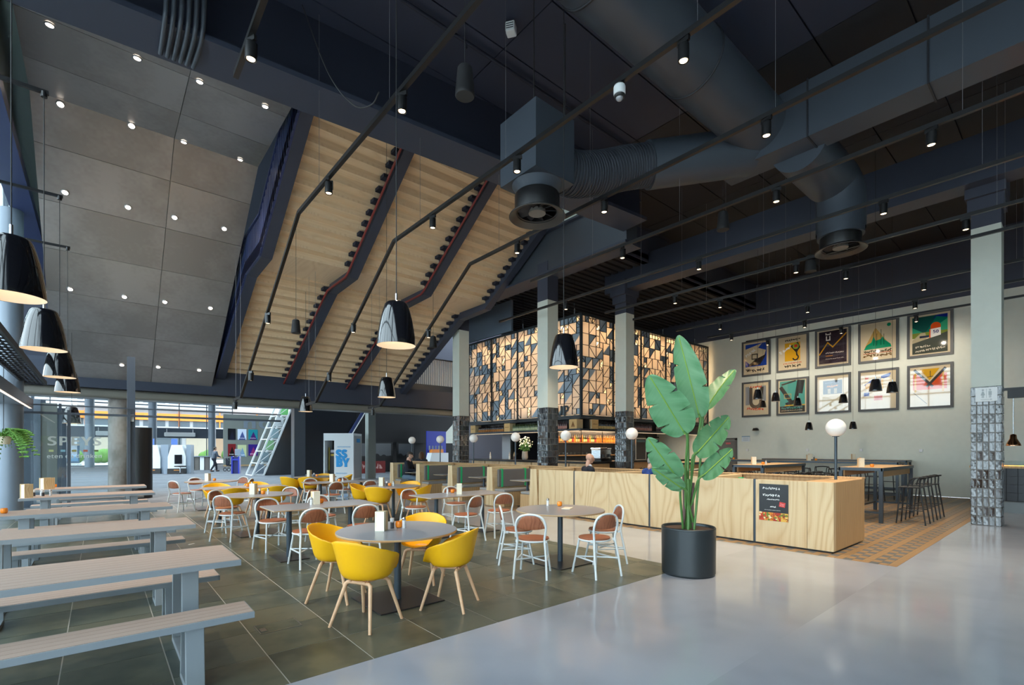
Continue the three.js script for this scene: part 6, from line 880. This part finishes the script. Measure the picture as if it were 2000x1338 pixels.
// ================================================================ entrance hall
{
  const sq = (x, z, s, h, mat, label) => single('hall_column', label, 'column', box(s, h, s, 0, h / 2, 0), mat, [x, 0, z]);
  sq(6.05, -20.35, 0.42, 3.21, M.frame, 'navy square column under the first floor edge'); sq(11.25, -25.2, 0.42, 4.5, M.paleHall, 'grey-green square column beside the white photo booth');
  for (const [i, x] of [175, 298, 414].entries()) { const p = onZ(x, 905, -57.5); single('round_column', 'tall round steel column at the street front, ' + ['behind the glass lettering', 'behind the grey ticket machines', 'beside the display wall'][i], 'column', cyl(0.34, 0.34, 9.2, 0, 4.6, 0, 20), M.roundCol, [p.x, 0, -57.5]); }
  for (const [i, x] of [222, 352].entries()) { const p = onZ(x, 845, -59.3), o = thing('air_curtain', 'white air curtain heater on the entrance header, ' + (i ? 'above the ticket machines' : 'beside the navy post'), 'air curtain', [p.x, 3.1, -59.45]); part(o, 'casing', rbox(2.6, 0.42, 0.5, 0.08), M.whitePaint); for (const s of [-1, 1]) part(o, 'bracket', box(0.05, 0.4, 0.1, s * 1.1, 0.35, 0), M.whitePaint); }
  // grey machines, counter, chair
  const mach = (px, lab, s) => { const p = onY(px, 925), o = thing('ticket_machine', lab, 'machine', [p.x, 0, p.z], -0.35); part(o, 'base', box(1.3 * s, 0.35, 0.9, 0, 0.175, 0), M.black); part(o, 'body', poly([[-0.6, 0.3], [0.6, 0.3], [0.6, 1.1], [0.35, 1.85], [-0.35, 1.85], [-0.6, 1.1]].map((q) => [q[0] * s, q[1]]), 0.8, 0.02).translate(0, 0, -0.4), M.whitePaint); part(o, 'side_wing', box(0.25, 1.9, 0.8, 0.78 * s, 0.95, -0.1), M.frameLight); part(o, 'side_wing', box(0.25, 1.9, 0.8, -0.78 * s, 0.95, -0.1), M.frameLight); part(o, 'screen_back', box(0.35, 0.4, 0.05, -0.4 * s, 2.1, -0.3), std(C(0.06, 0.14, 0.42), 0.4)); part(o, 'orange_light', box(0.3, 0.05, 0.03, 0, 0.24, 0.46), std(C(0.7, 0.25, 0.03), 0.5)); };
  mach(302, 'grey angular ticket machine with a black base beside the revolving door', 0.7); mach(349, 'grey angular ticket machine with a chair in front of it', 0.8);
  { const p = onY(392, 918), o = thing('hall_counter', 'grey striped reception counter in the entrance hall', 'counter', [p.x, 0, p.z], -0.3); part(o, 'worktop', box(2.2, 0.06, 0.9, 0, 1.05, 0), M.frameLight); for (let k = 0; k < 6; k++) part(o, 'front_board', box(0.28, 1.0, 0.7, -0.85 + k * 0.33, 0.51, 0), k % 2 ? M.whitePaint : std(C(0.12, 0.11, 0.1), 0.6)); const q = onY(352, 926), c = thing('office_chair', 'black office chair in front of the ticket machine', 'chair', [q.x, 0, q.z], 0.4); part(c, 'seat', rbox(0.5, 0.08, 0.5, 0.03, 0, 0.5, 0), M.black); part(c, 'backrest', rbox(0.46, 0.6, 0.07, 0.03, 0, 0.95, -0.22), M.black); part(c, 'pole', cyl(0.03, 0.03, 0.4, 0, 0.28, 0, 10), M.steel); for (let k = 0; k < 5; k++) part(c, 'foot', bar([0, 0.1, 0], [cos(k * 1.257) * 0.3, 0.03, sin(k * 1.257) * 0.3], 0.025), M.black); }
  { const p = onY(461, 925); const o = thing('blue_stand', 'blue leaflet stand on the hall carpet', 'stand', [p.x, 0, p.z], -0.4); part(o, 'side_panel', [box(0.08, 1.15, 0.4, -0.2, 0.575, 0), box(0.08, 1.15, 0.4, 0.2, 0.575, 0)], std(C(0.015, 0.03, 0.42), 0.4)); part(o, 'front', box(0.34, 1.1, 0.3, 0, 0.55, -0.03), std(C(0.008, 0.012, 0.12), 0.5)); part(o, 'tray', box(0.48, 0.1, 0.42, 0, 0.92, 0), std(C(0.015, 0.03, 0.42), 0.4)); part(o, 'head', rbox(0.34, 0.42, 0.06, 0.02, 0.1, 1.4, 0), M.frameLight); }
  { // display wall with letters
    const Z = -52, x0 = onZ(437, 880, Z).x, x1 = onZ(575, 880, Z).x, o = thing('display_wall', 'grey-green wall with large pale letters and film posters', 'display wall'); part(o, 'wall_panel', boxAB(x0, x1, 0.15, 4.9, Z - 0.3, Z), M.paleHall); part(o, 'plinth', boxAB(x0, x1, 0, 0.15, Z - 0.25, Z - 0.03), M.plyEdge);
    const p = onZ(472, 835, Z), g = new TextGeometry('no', { font: FONT, size: 1.05, depth: 0.05, curveSegments: 6 }); g.scale(1.5, 1, 1); part(o, 'lettering', g.translate(p.x, p.y - 0.05, Z), M.frameLight, 'large pale letters');
    const cols = [['#0a0b12', '#15182a'], ['#b8c8dc', '#3a4a80'], ['#127a88', '#3a1a60'], ['#6a1a20', '#0c0808'], ['#aab890', '#6a8aa8'], ['#2a1a70', '#7a2a60']];
    [[445, 837, 460, 859], [464, 838, 481, 859], [485, 839, 503, 859], [445, 867, 460, 891], [464, 869, 481, 892], [485, 868, 503, 890]].forEach(([a, b, c, d], i) => { const q = onZ(a, b, Z), r = onZ(c, d, Z), t = canvasTex(48, 64, (g2) => { g2.fillStyle = cols[i][0]; g2.fillRect(0, 0, 48, 64); g2.fillStyle = cols[i][1]; g2.beginPath(); g2.moveTo(6, 64); g2.lineTo(26, 14); g2.lineTo(44, 64); g2.fill(); g2.fillStyle = '#d8dce0'; if (i) scribble(g2, 8, 52, 30, 5, 6); }); part(o, 'poster_screen', face(Math.abs(r.x - q.x), q.y - r.y, 0.06).translate((q.x + r.x) / 2, (q.y + r.y) / 2, Z + 0.03), std(white, 0.3, 0, { map: t, emissive: white, emissiveMap: t, emissiveIntensity: 0.35 })); });
  }
  { // white slanted lattice beside the black stair block, and the block itself
    const o = thing('slanted_truss', 'white slanted lattice frame with green and white film displays beside the black stair block', 'truss', [0, 0, -32.4]); const A = [[7.0, 0], [8.7, 4.4]], B = [[7.62, 0], [9.3, 4.4]];
    for (const z of [0, -1.6]) { part(o, 'rail', bar([A[0][0], 0, z], [A[1][0], 4.4, z], 0.09), M.whitePaint); part(o, 'rail', bar([B[0][0], 0, z], [B[1][0], 4.4, z], 0.09), M.whitePaint); }
    for (let k = 0; k <= 6; k++) { const t = k / 6, xa = 7 + 1.7 * t, y = 4.4 * t + 0.02; part(o, 'rung', bar([xa, y, 0], [xa + 0.6, y, 0], 0.05), M.whitePaint); part(o, 'rung', bar([xa, y, 0], [xa, y, -1.6], 0.05), M.whitePaint); if (k < 6) part(o, 'diagonal', bar([xa, y, 0], [xa + 0.6 + 0.283, y + 0.73, 0], 0.035), M.whitePaint); if (k < 6) part(o, 'glass_panel', boxAB(xa + 0.2, xa + 0.7, y + 0.08, y + 0.66, -0.3, -0.28), [M.frameLight, std(C(0.20, 0.28, 0.32), 0.3), std(C(0.26, 0.50, 0.24), 0.5), std(C(0.28, 0.40, 0.44), 0.3), std(C(0.62, 0.66, 0.68), 0.4), std(C(0.2, 0.62, 0.2), 0.5)][k]); }
    const gl = (pts, z, d) => poly(pts, d).translate(0, 0, z);
    single('stair_block', 'black glossy stair block with a slanted edge beside the white lattice', 'stair block', gl([[7.66, 0], [13.3, 0], [13.3, 4.3], [9.32, 4.3]], -32.6, 0.3), phy(C(0.006, 0.007, 0.010), 0.3, { clearcoat: 0.6, clearcoatRoughness: 0.12 }));
    const s = thing('stair_underside', 'black sloping underside of the hall stairs with a slanted right edge', 'stairs'); part(s, 'soffit', gl([[13.3, 4.4], [22.2, 4.4], [19.9, 2.1], [15.2, 2.0], [13.3, 2.0]], -33.4, 0.9), M.blackMatt); part(s, 'rear_wall', boxAB(13.3, 24, 0, 2.1, -34.2, -34), M.blackMatt); part(s, 'blue_edge', bar([12.5, 2.0, -32.2], [13.9, 4.3, -32.2], 0.16, 0.1), M.navyGloss); part(s, 'light_edge', bar([12.66, 2.0, -32.15], [14.06, 4.3, -32.15], 0.05, 0.06), M.whitePaint);
    for (let k = 0; k < 3; k++) { const t = canvasTex(64, 96, (g) => { g.fillStyle = '#17191b'; g.fillRect(0, 0, 64, 96); g.fillStyle = '#5a5d60'; g.fillRect(6, 4, 52, 40); g.fillStyle = '#0c0c0d'; for (let q = 0; q < 5; q++) { g.beginPath(); g.arc(12 + q * 11, 46 + (q * 7) % 11, 9, 0, 7); g.fill(); } }); single('photo_poster', 'black and white photo poster under the hall stairs, ' + ['beside the grey-green column', 'in the middle', 'behind the man with a laptop'][k], 'poster', face(1.5, 2.1, 0.08), [M.black, M.black, M.black, M.black, std(white, 0.5, 0, { map: t }), M.black], [13.5 + k * 1.8, 1.05, -32.2]); }
    const rb = canvasTex(128, 32, (g) => { g.fillStyle = '#7c1f1c'; g.fillRect(0, 0, 128, 32); g.fillStyle = '#c9a29c'; scribble(g, 12, 7, 104, 18, 9); }); single('red_banner', 'red banner with pale lettering behind the laptop booth', 'banner', face(2.6, 0.8, 0.04), [M.redPipe, M.redPipe, M.redPipe, M.redPipe, std(white, 0.6, 0, { map: rb }), M.redPipe], [13.6, 0.4, -31.0], 0);
  }
  { // photo booth
    const p = onY(668, 938), o = thing('photo_booth', 'white photo booth with large blue letters', 'photo booth', [p.x + 0.25, 0, p.z - 0.5], -0.72), W = 1.55, D = 1.3, H = 2.42;
    part(o, 'body', [boxAB(-W / 2 + 0.55, W / 2, 0, H, -D / 2, D / 2), boxAB(-W / 2, -W / 2 + 0.55, 2.05, H, -D / 2, D / 2), boxAB(-W / 2, -W / 2 + 0.06, 0, 2.05, -D / 2, D / 2), boxAB(-W / 2, -W / 2 + 0.55, 0, 2.05, -D / 2, -D / 2 + 0.1)], M.whitePaint); part(o, 'recess', boxAB(-W / 2 + 0.06, -W / 2 + 0.54, 0, 2.05, -D / 2 + 0.1, -D / 2 + 0.2), M.black); part(o, 'machine', rbox(0.36, 1.3, 0.4, 0.02, -W / 2 + 0.3, 0.95, 0.1), M.black); part(o, 'yellow_strip', box(0.04, 1.2, 0.02, -W / 2 + 0.16, 1.1, 0.31), std(C(0.45, 0.35, 0.03), 0.5)); part(o, 'screen', box(0.2, 0.14, 0.02, -W / 2 + 0.34, 1.5, 0.31), std(C(0.5, 0.5, 0.6), 0.3)); part(o, 'yellow_plate', box(0.2, 0.1, 0.02, -W / 2 + 0.34, 1.3, 0.31), std(C(0.6, 0.38, 0.03), 0.5));
    const blue = std(C(0.01, 0.30, 0.68), 0.5); for (const [t, y, s] of [['SS', 1.16, 0.4], ['BY', 0.72, 0.4]]) { const g = new TextGeometry(t, { font: FONT, size: s, depth: 0.012, curveSegments: 4, bevelEnabled: true, bevelSize: 0.03, bevelThickness: 0.004, bevelSegments: 1 }); part(o, 'lettering', g.translate(-0.14, y, D / 2), blue, 'large blue letters'); }
    for (const [y, w, x] of [[1.72, 0.7, 0.28], [0.36, 0.6, 0.15]]) { const t = canvasTex(128, 16, (g) => { g.fillStyle = '#c6cfd6'; g.fillRect(0, 0, 128, 16); g.fillStyle = '#5aa0cf'; scribble(g, 4, 3, 120, 9, 18); }); part(o, 'small_print', face(w, 0.08, 0.006).translate(x, y, D / 2 + 0.003), [M.whitePaint, M.whitePaint, M.whitePaint, M.whitePaint, std(white, 0.6, 0, { map: t }), M.whitePaint]); }
    part(o, 'side_panel_print', boxAB(W / 2, W / 2 + 0.01, 0.1, 2.3, -D / 2 + 0.1, D / 2 - 0.1), std(C(0.42, 0.44, 0.45), 0.5)); part(o, 'curtain_frame', boxAB(W / 2, W / 2 + 0.03, 1.95, 2.15, -0.3, 0.2), blue);
  }
  single('cafe_sign_panel', 'bright blue sign panel beyond the hall stairs', 'sign', [box(1.6, 1.9, 0.1), box(0.1, 1.2, 0.1, -0.6, -1.5, 0), box(0.1, 1.2, 0.1, 0.6, -1.5, 0)], std(C(0.012, 0.03, 0.36), 0.5), [onZ(852, 868, -30.5).x, onZ(852, 868, -30.5).y, -30.5]);
  { const p = onZ(850, 890, -29.6), o = thing('hall_kiosk', 'white service desk with orange trays below the blue sign', 'desk', [p.x, 0, -29.6]); part(o, 'desk_body', poly([[-0.8, 0], [0.9, 0], [0.9, 1.35], [-0.45, 1.35]], 0.6).translate(0, 0, -0.3), M.whitePaint); part(o, 'orange_tray', box(0.9, 0.24, 0.4, 0.1, 1.48, 0), std(C(0.8, 0.25, 0.04), 0.5)); part(o, 'bottles_row', [0, 1, 2, 3, 4].map((k) => cyl(0.05, 0.05, 0.3, -0.4 + k * 0.25, 1.7, -0.1, 10)), M.frameLight); }
  single('hall_side_wall', 'pale wall beyond the hall stairs beside the tiled column', 'wall', [boxAB(18.5, 24, 0, 4.4, -36.2, -36)], M.pale);
  { const o = thing('slat_screen', 'white vertical slat balustrade of the first floor right of the stairs', 'balustrade'); for (let k = 0; k < 26; k++) part(o, 'slat', boxAB(11.05 + k * 0.105, 11.1 + k * 0.105, 4.7, 5.95, -20.5, -20.46), M.whitePaint); part(o, 'rail', [boxAB(11, 13.85, 5.95, 6.0, -20.53, -20.43), boxAB(11, 13.85, 4.33, 4.7, -20.53, -20.43)], M.frame); }
  single('acoustic_baffle', 'large flat blue-grey baffle above the far end of the lattice screen', 'baffle', boxAB(12.5, 12.6, 6.32, 7.55, -17.8, -14.8), std(C(0.17, 0.215, 0.28), 0.5));
  const dl = protoMaker(() => { const o = thing('hall_downlight', '', 'downlight'); part(o, 'trim_ring', new THREE.TorusGeometry(0.09, 0.015, 6, 16).rotateX(PI / 2), M.steel); part(o, 'lamp_lens', cyl(0.08, 0.08, 0.01, 0, 0.0, 0, 14), M.downGlow); return o; });
  for (const x of [1, 3.5, 6, 8.5, 11, 13.5]) for (const z of [-21.3, -22.8]) { dl(x, 3.41, z, 0, 'small round downlight in the hall ceiling', 'downlights in the hall ceiling'); const s = new THREE.SpotLight(C(1, 0.85, 0.7), 14, 9, 0.7, 0.7, 2); s.position.set(x, 3.36, z); s.target.position.set(x, 0, z); s.castShadow = true; scene.add(s, s.target); }
}
// ================================================================ street outside
{
  const o = thing('office_building', 'building across the street with glowing orange bands and white parapets', 'building', [0, 0, -88]), or = std(C(0.9, 0.26, 0.03), 0.6), wh = std(C(0.42, 0.42, 0.44), 0.6), gl = std(C(0.10, 0.12, 0.14), 0.3), br = std(C(0.34, 0.22, 0.14), 0.7);
  part(o, 'wall', boxAB(-45, 30, 0, 16, -6, -0.4), wh);
  for (const y of [4.2, 7.6, 11, 14.4]) { part(o, 'orange_band', boxAB(-45, 30, y + 1.7, y + 2.7, -0.4, 0), or); part(o, 'parapet', boxAB(-45, 30, y + 0.0, y + 0.75, -0.3, 0.5), wh); for (let k = 0; k < 24; k++) part(o, 'window', boxAB(-44 + k * 3.05, -41.4 + k * 3.05, y + 0.8, y + 1.65, -0.41, -0.3), gl); for (let k = 0; k < 14; k++) part(o, 'band_post', boxAB(-44 + k * 5.3, -43.85 + k * 5.3, y + 0.75, y + 3.2, 0, 0.12), or); }
  for (let k = 0; k < 20; k++) part(o, 'shopfront', boxAB(-44 + k * 3.6, -41 + k * 3.6, 0.2, 3.6, -0.4, -0.2), k % 3 === 1 ? br : k % 3 ? gl : std(C(0.40, 0.34, 0.26), 0.7));
  single('yellow_billboard', 'yellow-green billboard on the building across the street', 'billboard', boxAB(-5.6, -2.4, 5.0, 6.4, -87.5, -87.35), std(C(0.40, 0.42, 0.05), 0.6));
  for (let k = 0; k < 14; k++) { const g = []; for (let q = 0; q < 9; q++) g.push(new THREE.IcosahedronGeometry(rr(0.5, 0.8), 1).translate(rr(-0.55, 0.55), rr(0.5, 1.0), rr(-0.5, 0.5))); single('street_hedge', 'clipped green hedge along the street outside the entrance', 'hedge', g, std(C(0.10, 0.22, 0.04), 0.9), [-16 + k * 2.7, 0, -76], 0, 'hedges along the street'); }
  const p = onZ(140, 900, -66); const s = thing('street_sign_stand', 'blue poster stand on the pavement seen through the glass lettering', 'poster stand', [p.x, 0, -66]); part(s, 'board', box(1.2, 1.9, 0.12, 0, 1.15, 0), std(C(0.05, 0.10, 0.17), 0.4)); part(s, 'poster', box(1.0, 0.7, 0.02, 0, 0.75, 0.07), std(C(0.10, 0.26, 0.45), 0.4)); part(s, 'foot', box(1.5, 0.1, 0.7, 0, 0.05, 0), M.steel);
}
// ================================================================ people
function sdf(prims, cell, k = 0.03) {             // tapered capsules [ax,ay,az,ra, bx,by,bz,rb] joined smoothly
  const lo = V(1e9, 1e9, 1e9), hi = V(-1e9, -1e9, -1e9); for (const q of prims) for (const o of [0, 4]) { lo.min(V(q[o] - q[o + 3], q[o + 1] - q[o + 3], q[o + 2] - q[o + 3])); hi.max(V(q[o] + q[o + 3], q[o + 1] + q[o + 3], q[o + 2] + q[o + 3])); }
  const c = lo.clone().add(hi).multiplyScalar(0.5), ext = Math.max(hi.x - lo.x, hi.y - lo.y, hi.z - lo.z) / 2 + 3 * cell, N = Math.min(120, Math.ceil(2 * ext / cell)), mc = new MarchingCubes(N, M.skin, false, false, 120000); mc.isolation = 0;
  for (let z = 0; z < N; z++) for (let y = 0; y < N; y++) for (let x = 0; x < N; x++) {
    const px = c.x + (x - N / 2) / (N / 2) * ext, py = c.y + (y - N / 2) / (N / 2) * ext, pz = c.z + (z - N / 2) / (N / 2) * ext; let d = 10;
    for (const [ax, ay, az, ra, bx, by, bz, rb] of prims) { const ux = bx - ax, uy = by - ay, uz = bz - az, l2 = ux * ux + uy * uy + uz * uz, t = l2 > 0 ? Math.max(0, Math.min(1, ((px - ax) * ux + (py - ay) * uy + (pz - az) * uz) / l2)) : 0, e = Math.hypot(px - ax - ux * t, py - ay - uy * t, pz - az - uz * t) - (ra + (rb - ra) * t); const h = Math.max(0, Math.min(1, 0.5 + 0.5 * (d - e) / k)); d = d * (1 - h) + e * h - k * h * (1 - h); }
    mc.field[x + y * N + z * N * N] = -d;
  }
  mc.update(); const n = mc.count, g = new THREE.BufferGeometry(), pos = new Float32Array(n * 3), nor = new Float32Array(n * 3);
  for (let i = 0; i < n; i++) { for (let a = 0; a < 3; a++) { pos[3 * i + a] = mc.positionArray[3 * i + a] * ext + c.getComponent(a); nor[3 * i + a] = mc.normalArray[3 * i + a]; } }
  g.setAttribute('position', new THREE.BufferAttribute(pos, 3)); g.setAttribute('normal', new THREE.BufferAttribute(nor, 3)); return g;
}
function person(label, p, turn, { top, legs, hair, hairShape, collar, pose = 'sit', lean = 0, headTurn = 0, look = 0 }) {
  const o = thing('person', label, 'person', p, turn), S = pose === 'sit';
  const J = S ? { hip: [0, 0.55, 0], chest: [0, 0.98, 0.02 + lean], neck: [0, 1.17, 0.02 + lean * 1.2], sh: [0.185, 1.06, 0.0 + lean], el: [0.25, 0.80, 0.08 + lean], ha: [0.12, 0.79, 0.36 + lean], kn: [0.12, 0.52, 0.42], an: [0.12, 0.09, 0.42], toe: [0.13, 0.035, 0.58] } : { hip: [0, 0.92, 0], chest: [0, 1.3, 0.05], neck: [0, 1.5, 0.06], sh: [0.18, 1.4, 0.05], el: [0.24, 1.12, 0.12], ha: [0.2, 1.02, 0.38], kn: [0.1, 0.5, 0.1], an: [0.1, 0.09, -0.02], toe: [0.11, 0.035, 0.14] };
  const cap = (a, ra, b, rb) => [a[0], a[1], a[2], ra, b[0], b[1], b[2], rb], mir = (a, s) => [a[0] * s, a[1], a[2]], st = (s) => S ? 0 : s * 0.22;
  const legJ = (s) => [mir(J.kn, s), mir(J.an, s), mir(J.toe, s)].map((q, i) => [q[0], q[1], q[2] + st(s) * (i ? 1.3 : 0.6)]);
  const body = [cap([0, J.hip[1], 0], 0.14, J.chest, 0.135), cap([J.chest[0] - 0.1, J.chest[1], J.chest[2]], 0.09, [0.1, J.chest[1], J.chest[2]], 0.09), cap(J.chest, 0.1, J.neck, 0.055)];
  for (const s of [-1, 1]) { const [k, a, t] = legJ(s); body.push(cap([s * 0.09, J.hip[1], 0], 0.085, k, 0.06), cap(k, 0.058, a, 0.04), cap(a, 0.042, t, 0.032), cap(mir(J.sh, s), 0.058, mir(J.el, s), 0.043), cap(mir(J.el, s), 0.042, mir(J.ha, s), 0.028), cap([s * 0.08, J.sh[1] + 0.03, J.sh[2]], 0.06, mir(J.sh, s), 0.055)); }
  const hc = [J.neck[0], J.neck[1] + 0.15, J.neck[2] + 0.02], hd = [cap([0, 0.03, -0.01], 0.085, [0, 0.02, 0.02], 0.082), cap([0, -0.03, 0.04], 0.062, [0, -0.075, 0.06], 0.036), cap([0, 0.01, 0.1], 0.010, [0, -0.025, 0.118], 0.016), cap([0.082, -0.01, 0], 0.014, [0.086, 0.02, -0.005], 0.016), cap([-0.082, -0.01, 0], 0.014, [-0.086, 0.02, -0.005], 0.016), cap([-0.03, 0.025, 0.088], 0.012, [0.03, 0.025, 0.088], 0.012), cap([-0.022, -0.052, 0.095], 0.008, [0.022, -0.052, 0.095], 0.008), cap([0, -0.08, -0.02], 0.055, [0, -0.16, -0.03], 0.055)];
  const place = (g) => g.rotateX(look).rotateY(headTurn).translate(...hc);
  const geos = [sdf(body, 0.016), place(sdf(hd, 0.006, 0.02))];
  for (const s of [-1, 1]) { const h = J.ha; for (let f = 0; f < 4; f++) { const x = s * h[0] + (f - 1.5) * 0.019, L = [0.066, 0.078, 0.074, 0.058][f]; geos.push(tube([[x, h[1] + 0.004, h[2] + 0.02], [x, h[1] + 0.008, h[2] + 0.05], [x, h[1] - 0.012, h[2] + 0.03 + L]], 0.0085, 8, 6)); } geos.push(tube([[s * h[0] - s * 0.025, h[1], h[2]], [s * h[0] - s * 0.05, h[1] - 0.004, h[2] + 0.03], [s * h[0] - s * 0.05, h[1] - 0.012, h[2] + 0.055]], 0.0095, 8, 6), rbox(0.075, 0.028, 0.085, 0.013, s * h[0], h[1], h[2] + 0.02)); }
  part(o, 'body', geos, M.skin);
  const inf = (a, r) => a.map((q) => [q[0], q[1], q[2], q[3] + r, q[4], q[5], q[6], q[7] + r]);
  const jac = [cap([0, J.hip[1] + 0.02, 0], 0.155, J.chest, 0.15), cap([-0.1, J.chest[1], J.chest[2]], 0.105, [0.1, J.chest[1], J.chest[2]], 0.105)]; for (const s of [-1, 1]) jac.push(cap([s * 0.07, J.sh[1] + 0.025, J.sh[2]], 0.07, mir(J.sh, s), 0.072), cap(mir(J.sh, s), 0.072, mir(J.el, s), 0.058), cap(mir(J.el, s), 0.056, [s * (J.ha[0] * 0.85 + J.el[0] * 0.15), J.ha[1] * 0.85 + J.el[1] * 0.15, J.ha[2] * 0.85 + J.el[2] * 0.15], 0.042));
  part(o, 'top', sdf(jac, 0.017), top); const tr = []; for (const s of [-1, 1]) { const [k, a] = legJ(s); tr.push(cap([s * 0.085, J.hip[1], 0], 0.1, k, 0.074), cap(k, 0.072, [a[0], a[1] + 0.03, a[2]], 0.056)); } tr.push(cap([0, J.hip[1], -0.01], 0.15, [0, J.hip[1] + 0.05, 0], 0.145)); part(o, 'trousers', sdf(tr, 0.018), legs);
  part(o, 'shoes', [-1, 1].map((s) => { const [, a, t] = legJ(s); return rbox(0.09, 0.08, 0.26, 0.03, a[0], 0.04, (a[2] + t[2]) / 2 + 0.01); }), M.black);
  if (hair) part(o, 'hair', place(sdf(hairShape, 0.007, 0.02)), hair); if (collar) part(o, 'shirt_collar', sdf([cap([-0.05, J.neck[1] - 0.03, J.neck[2] + 0.02], 0.035, [0.05, J.neck[1] - 0.03, J.neck[2] + 0.02], 0.035), cap([0, J.neck[1] - 0.04, J.neck[2] + 0.05], 0.035, [0, J.chest[1] - 0.05, J.chest[2] + 0.14], 0.03), cap([0, J.neck[1] - 0.03, J.neck[2] - 0.035], 0.03, [0.04, J.neck[1] - 0.03, J.neck[2]], 0.035), cap([0, J.neck[1] - 0.03, J.neck[2] - 0.035], 0.03, [-0.04, J.neck[1] - 0.03, J.neck[2]], 0.035)], 0.009), collar);
  if (S) o.scale.setScalar(1.06);
  part(o, 'eyes', [-1, 1].map((s) => place(ball(0.009, s * 0.032, 0.008, 0.09, 10))), M.hairDark);
  return o;
}
const HS = [[0, 0.045, -0.02, 0.088, 0, 0.055, 0.02, 0.078], [0, 0.02, -0.045, 0.075, 0, -0.05, -0.055, 0.055]], HL = [...HS, [-0.06, 0.02, -0.02, 0.05, -0.07, -0.12, -0.03, 0.05], [0.06, 0.02, -0.02, 0.05, 0.07, -0.12, -0.03, 0.05], [0, 0, -0.06, 0.07, 0, -0.14, -0.06, 0.06]], HR = [[0, 0.0, -0.06, 0.05, 0, -0.05, -0.06, 0.045], [0.06, 0.0, -0.03, 0.035, 0.06, -0.03, -0.03, 0.03], [-0.06, 0.0, -0.03, 0.035, -0.06, -0.03, -0.03, 0.03], [0, 0.06, -0.03, 0.065, 0, 0.07, 0.01, 0.05]];
{
  const seatY = -0.04;
  { const p = onX(1147, 895, 9.35); person('bald person in a dark jacket and white collar seated behind the booth wall', [9.35, seatY, p.z - 0.02], 1.15, { top: M.suitNavy, legs: M.suitNavy, collar: M.shirt, lean: 0.03, look: 0.12 }); }
  { const p = onX(1268, 903, 9.15); person('grey-haired person in a blue jacket seated behind the booth wall near the plant', [9.15, seatY, p.z], 1.15, { top: M.suitBlue, legs: M.suitNavy, hair: M.hairGrey, hairShape: HR, collar: M.shirt, lean: 0.03, look: 0.15 }); }
  { const p = onX(786, 895, 8.95); person('dark-haired person in a navy sweater working on a laptop in the booth', [8.9, seatY, -16.72], 0.7, { top: M.suitNavy, legs: M.denim, hair: M.hairDark, hairShape: HS, lean: 0.08, look: 0.25, headTurn: 0.2 }); }
  { const p = onX(823, 895, 10.9); person('brown-haired person seated beyond the booth spine', [10.9, seatY, p.z], 2.4, { top: M.suitNavy, legs: M.denim, hair: M.hairBrown, hairShape: HL }); }
  { const p = onY(418, 921), t = -1.1; person('person in dark clothes walking through the hall with a pushchair', [p.x, 0, p.z], t + PI, { top: M.frame, legs: M.suitNavy, hair: M.hairDark, hairShape: HS, pose: 'walk' }); const o = thing('pushchair', 'dark pushchair in the entrance hall', 'pushchair', [p.x + 1.0, 0, p.z + 0.45], 1.9); for (const [x, z] of [[-0.25, -0.3], [0.25, -0.3], [-0.25, 0.3], [0.25, 0.3]]) part(o, 'wheel', new THREE.TorusGeometry(0.11, 0.025, 6, 16).rotateY(PI / 2).translate(x, 0.135, z), M.black); part(o, 'seat', rbox(0.42, 0.12, 0.5, 0.04, 0, 0.45, 0), M.suitNavy); part(o, 'backrest', rbox(0.42, 0.5, 0.1, 0.04, 0, 0.72, -0.24), M.suitNavy); part(o, 'frame', [bar([-0.25, 0.13, 0.3], [-0.22, 1.0, -0.45], 0.012, 0.012, 8), bar([0.25, 0.13, 0.3], [0.22, 1.0, -0.45], 0.012, 0.012, 8), bar([-0.25, 0.13, -0.3], [-0.23, 0.55, 0.1], 0.012, 0.012, 8), bar([0.25, 0.13, -0.3], [0.23, 0.55, 0.1], 0.012, 0.012, 8), bar([-0.22, 1.0, -0.45], [0.22, 1.0, -0.45], 0.012, 0.012, 8)], M.steel); }
  const l = thing('laptop', 'open grey laptop with a round white mark on its lid', 'laptop', [9.2, 0.742, -16.2], 0.7); part(l, 'keyboard_base', rbox(0.33, 0.016, 0.23, 0.006, 0, 0.008, -0.1), M.laptop); const lid = part(l, 'screen_lid', rbox(0.33, 0.225, 0.009, 0.004, 0, 0.115, 0), M.laptop); lid.position.set(0, 0.012, 0.02); lid.rotation.x = 0.25; part(lid, 'lid_mark', cyl(0.017, 0.017, 0.003, 0, 0, 0, 14).rotateX(PI / 2).translate(0, 0.12, 0.006), M.whitePaint);
}
renderer.render(scene, camera);
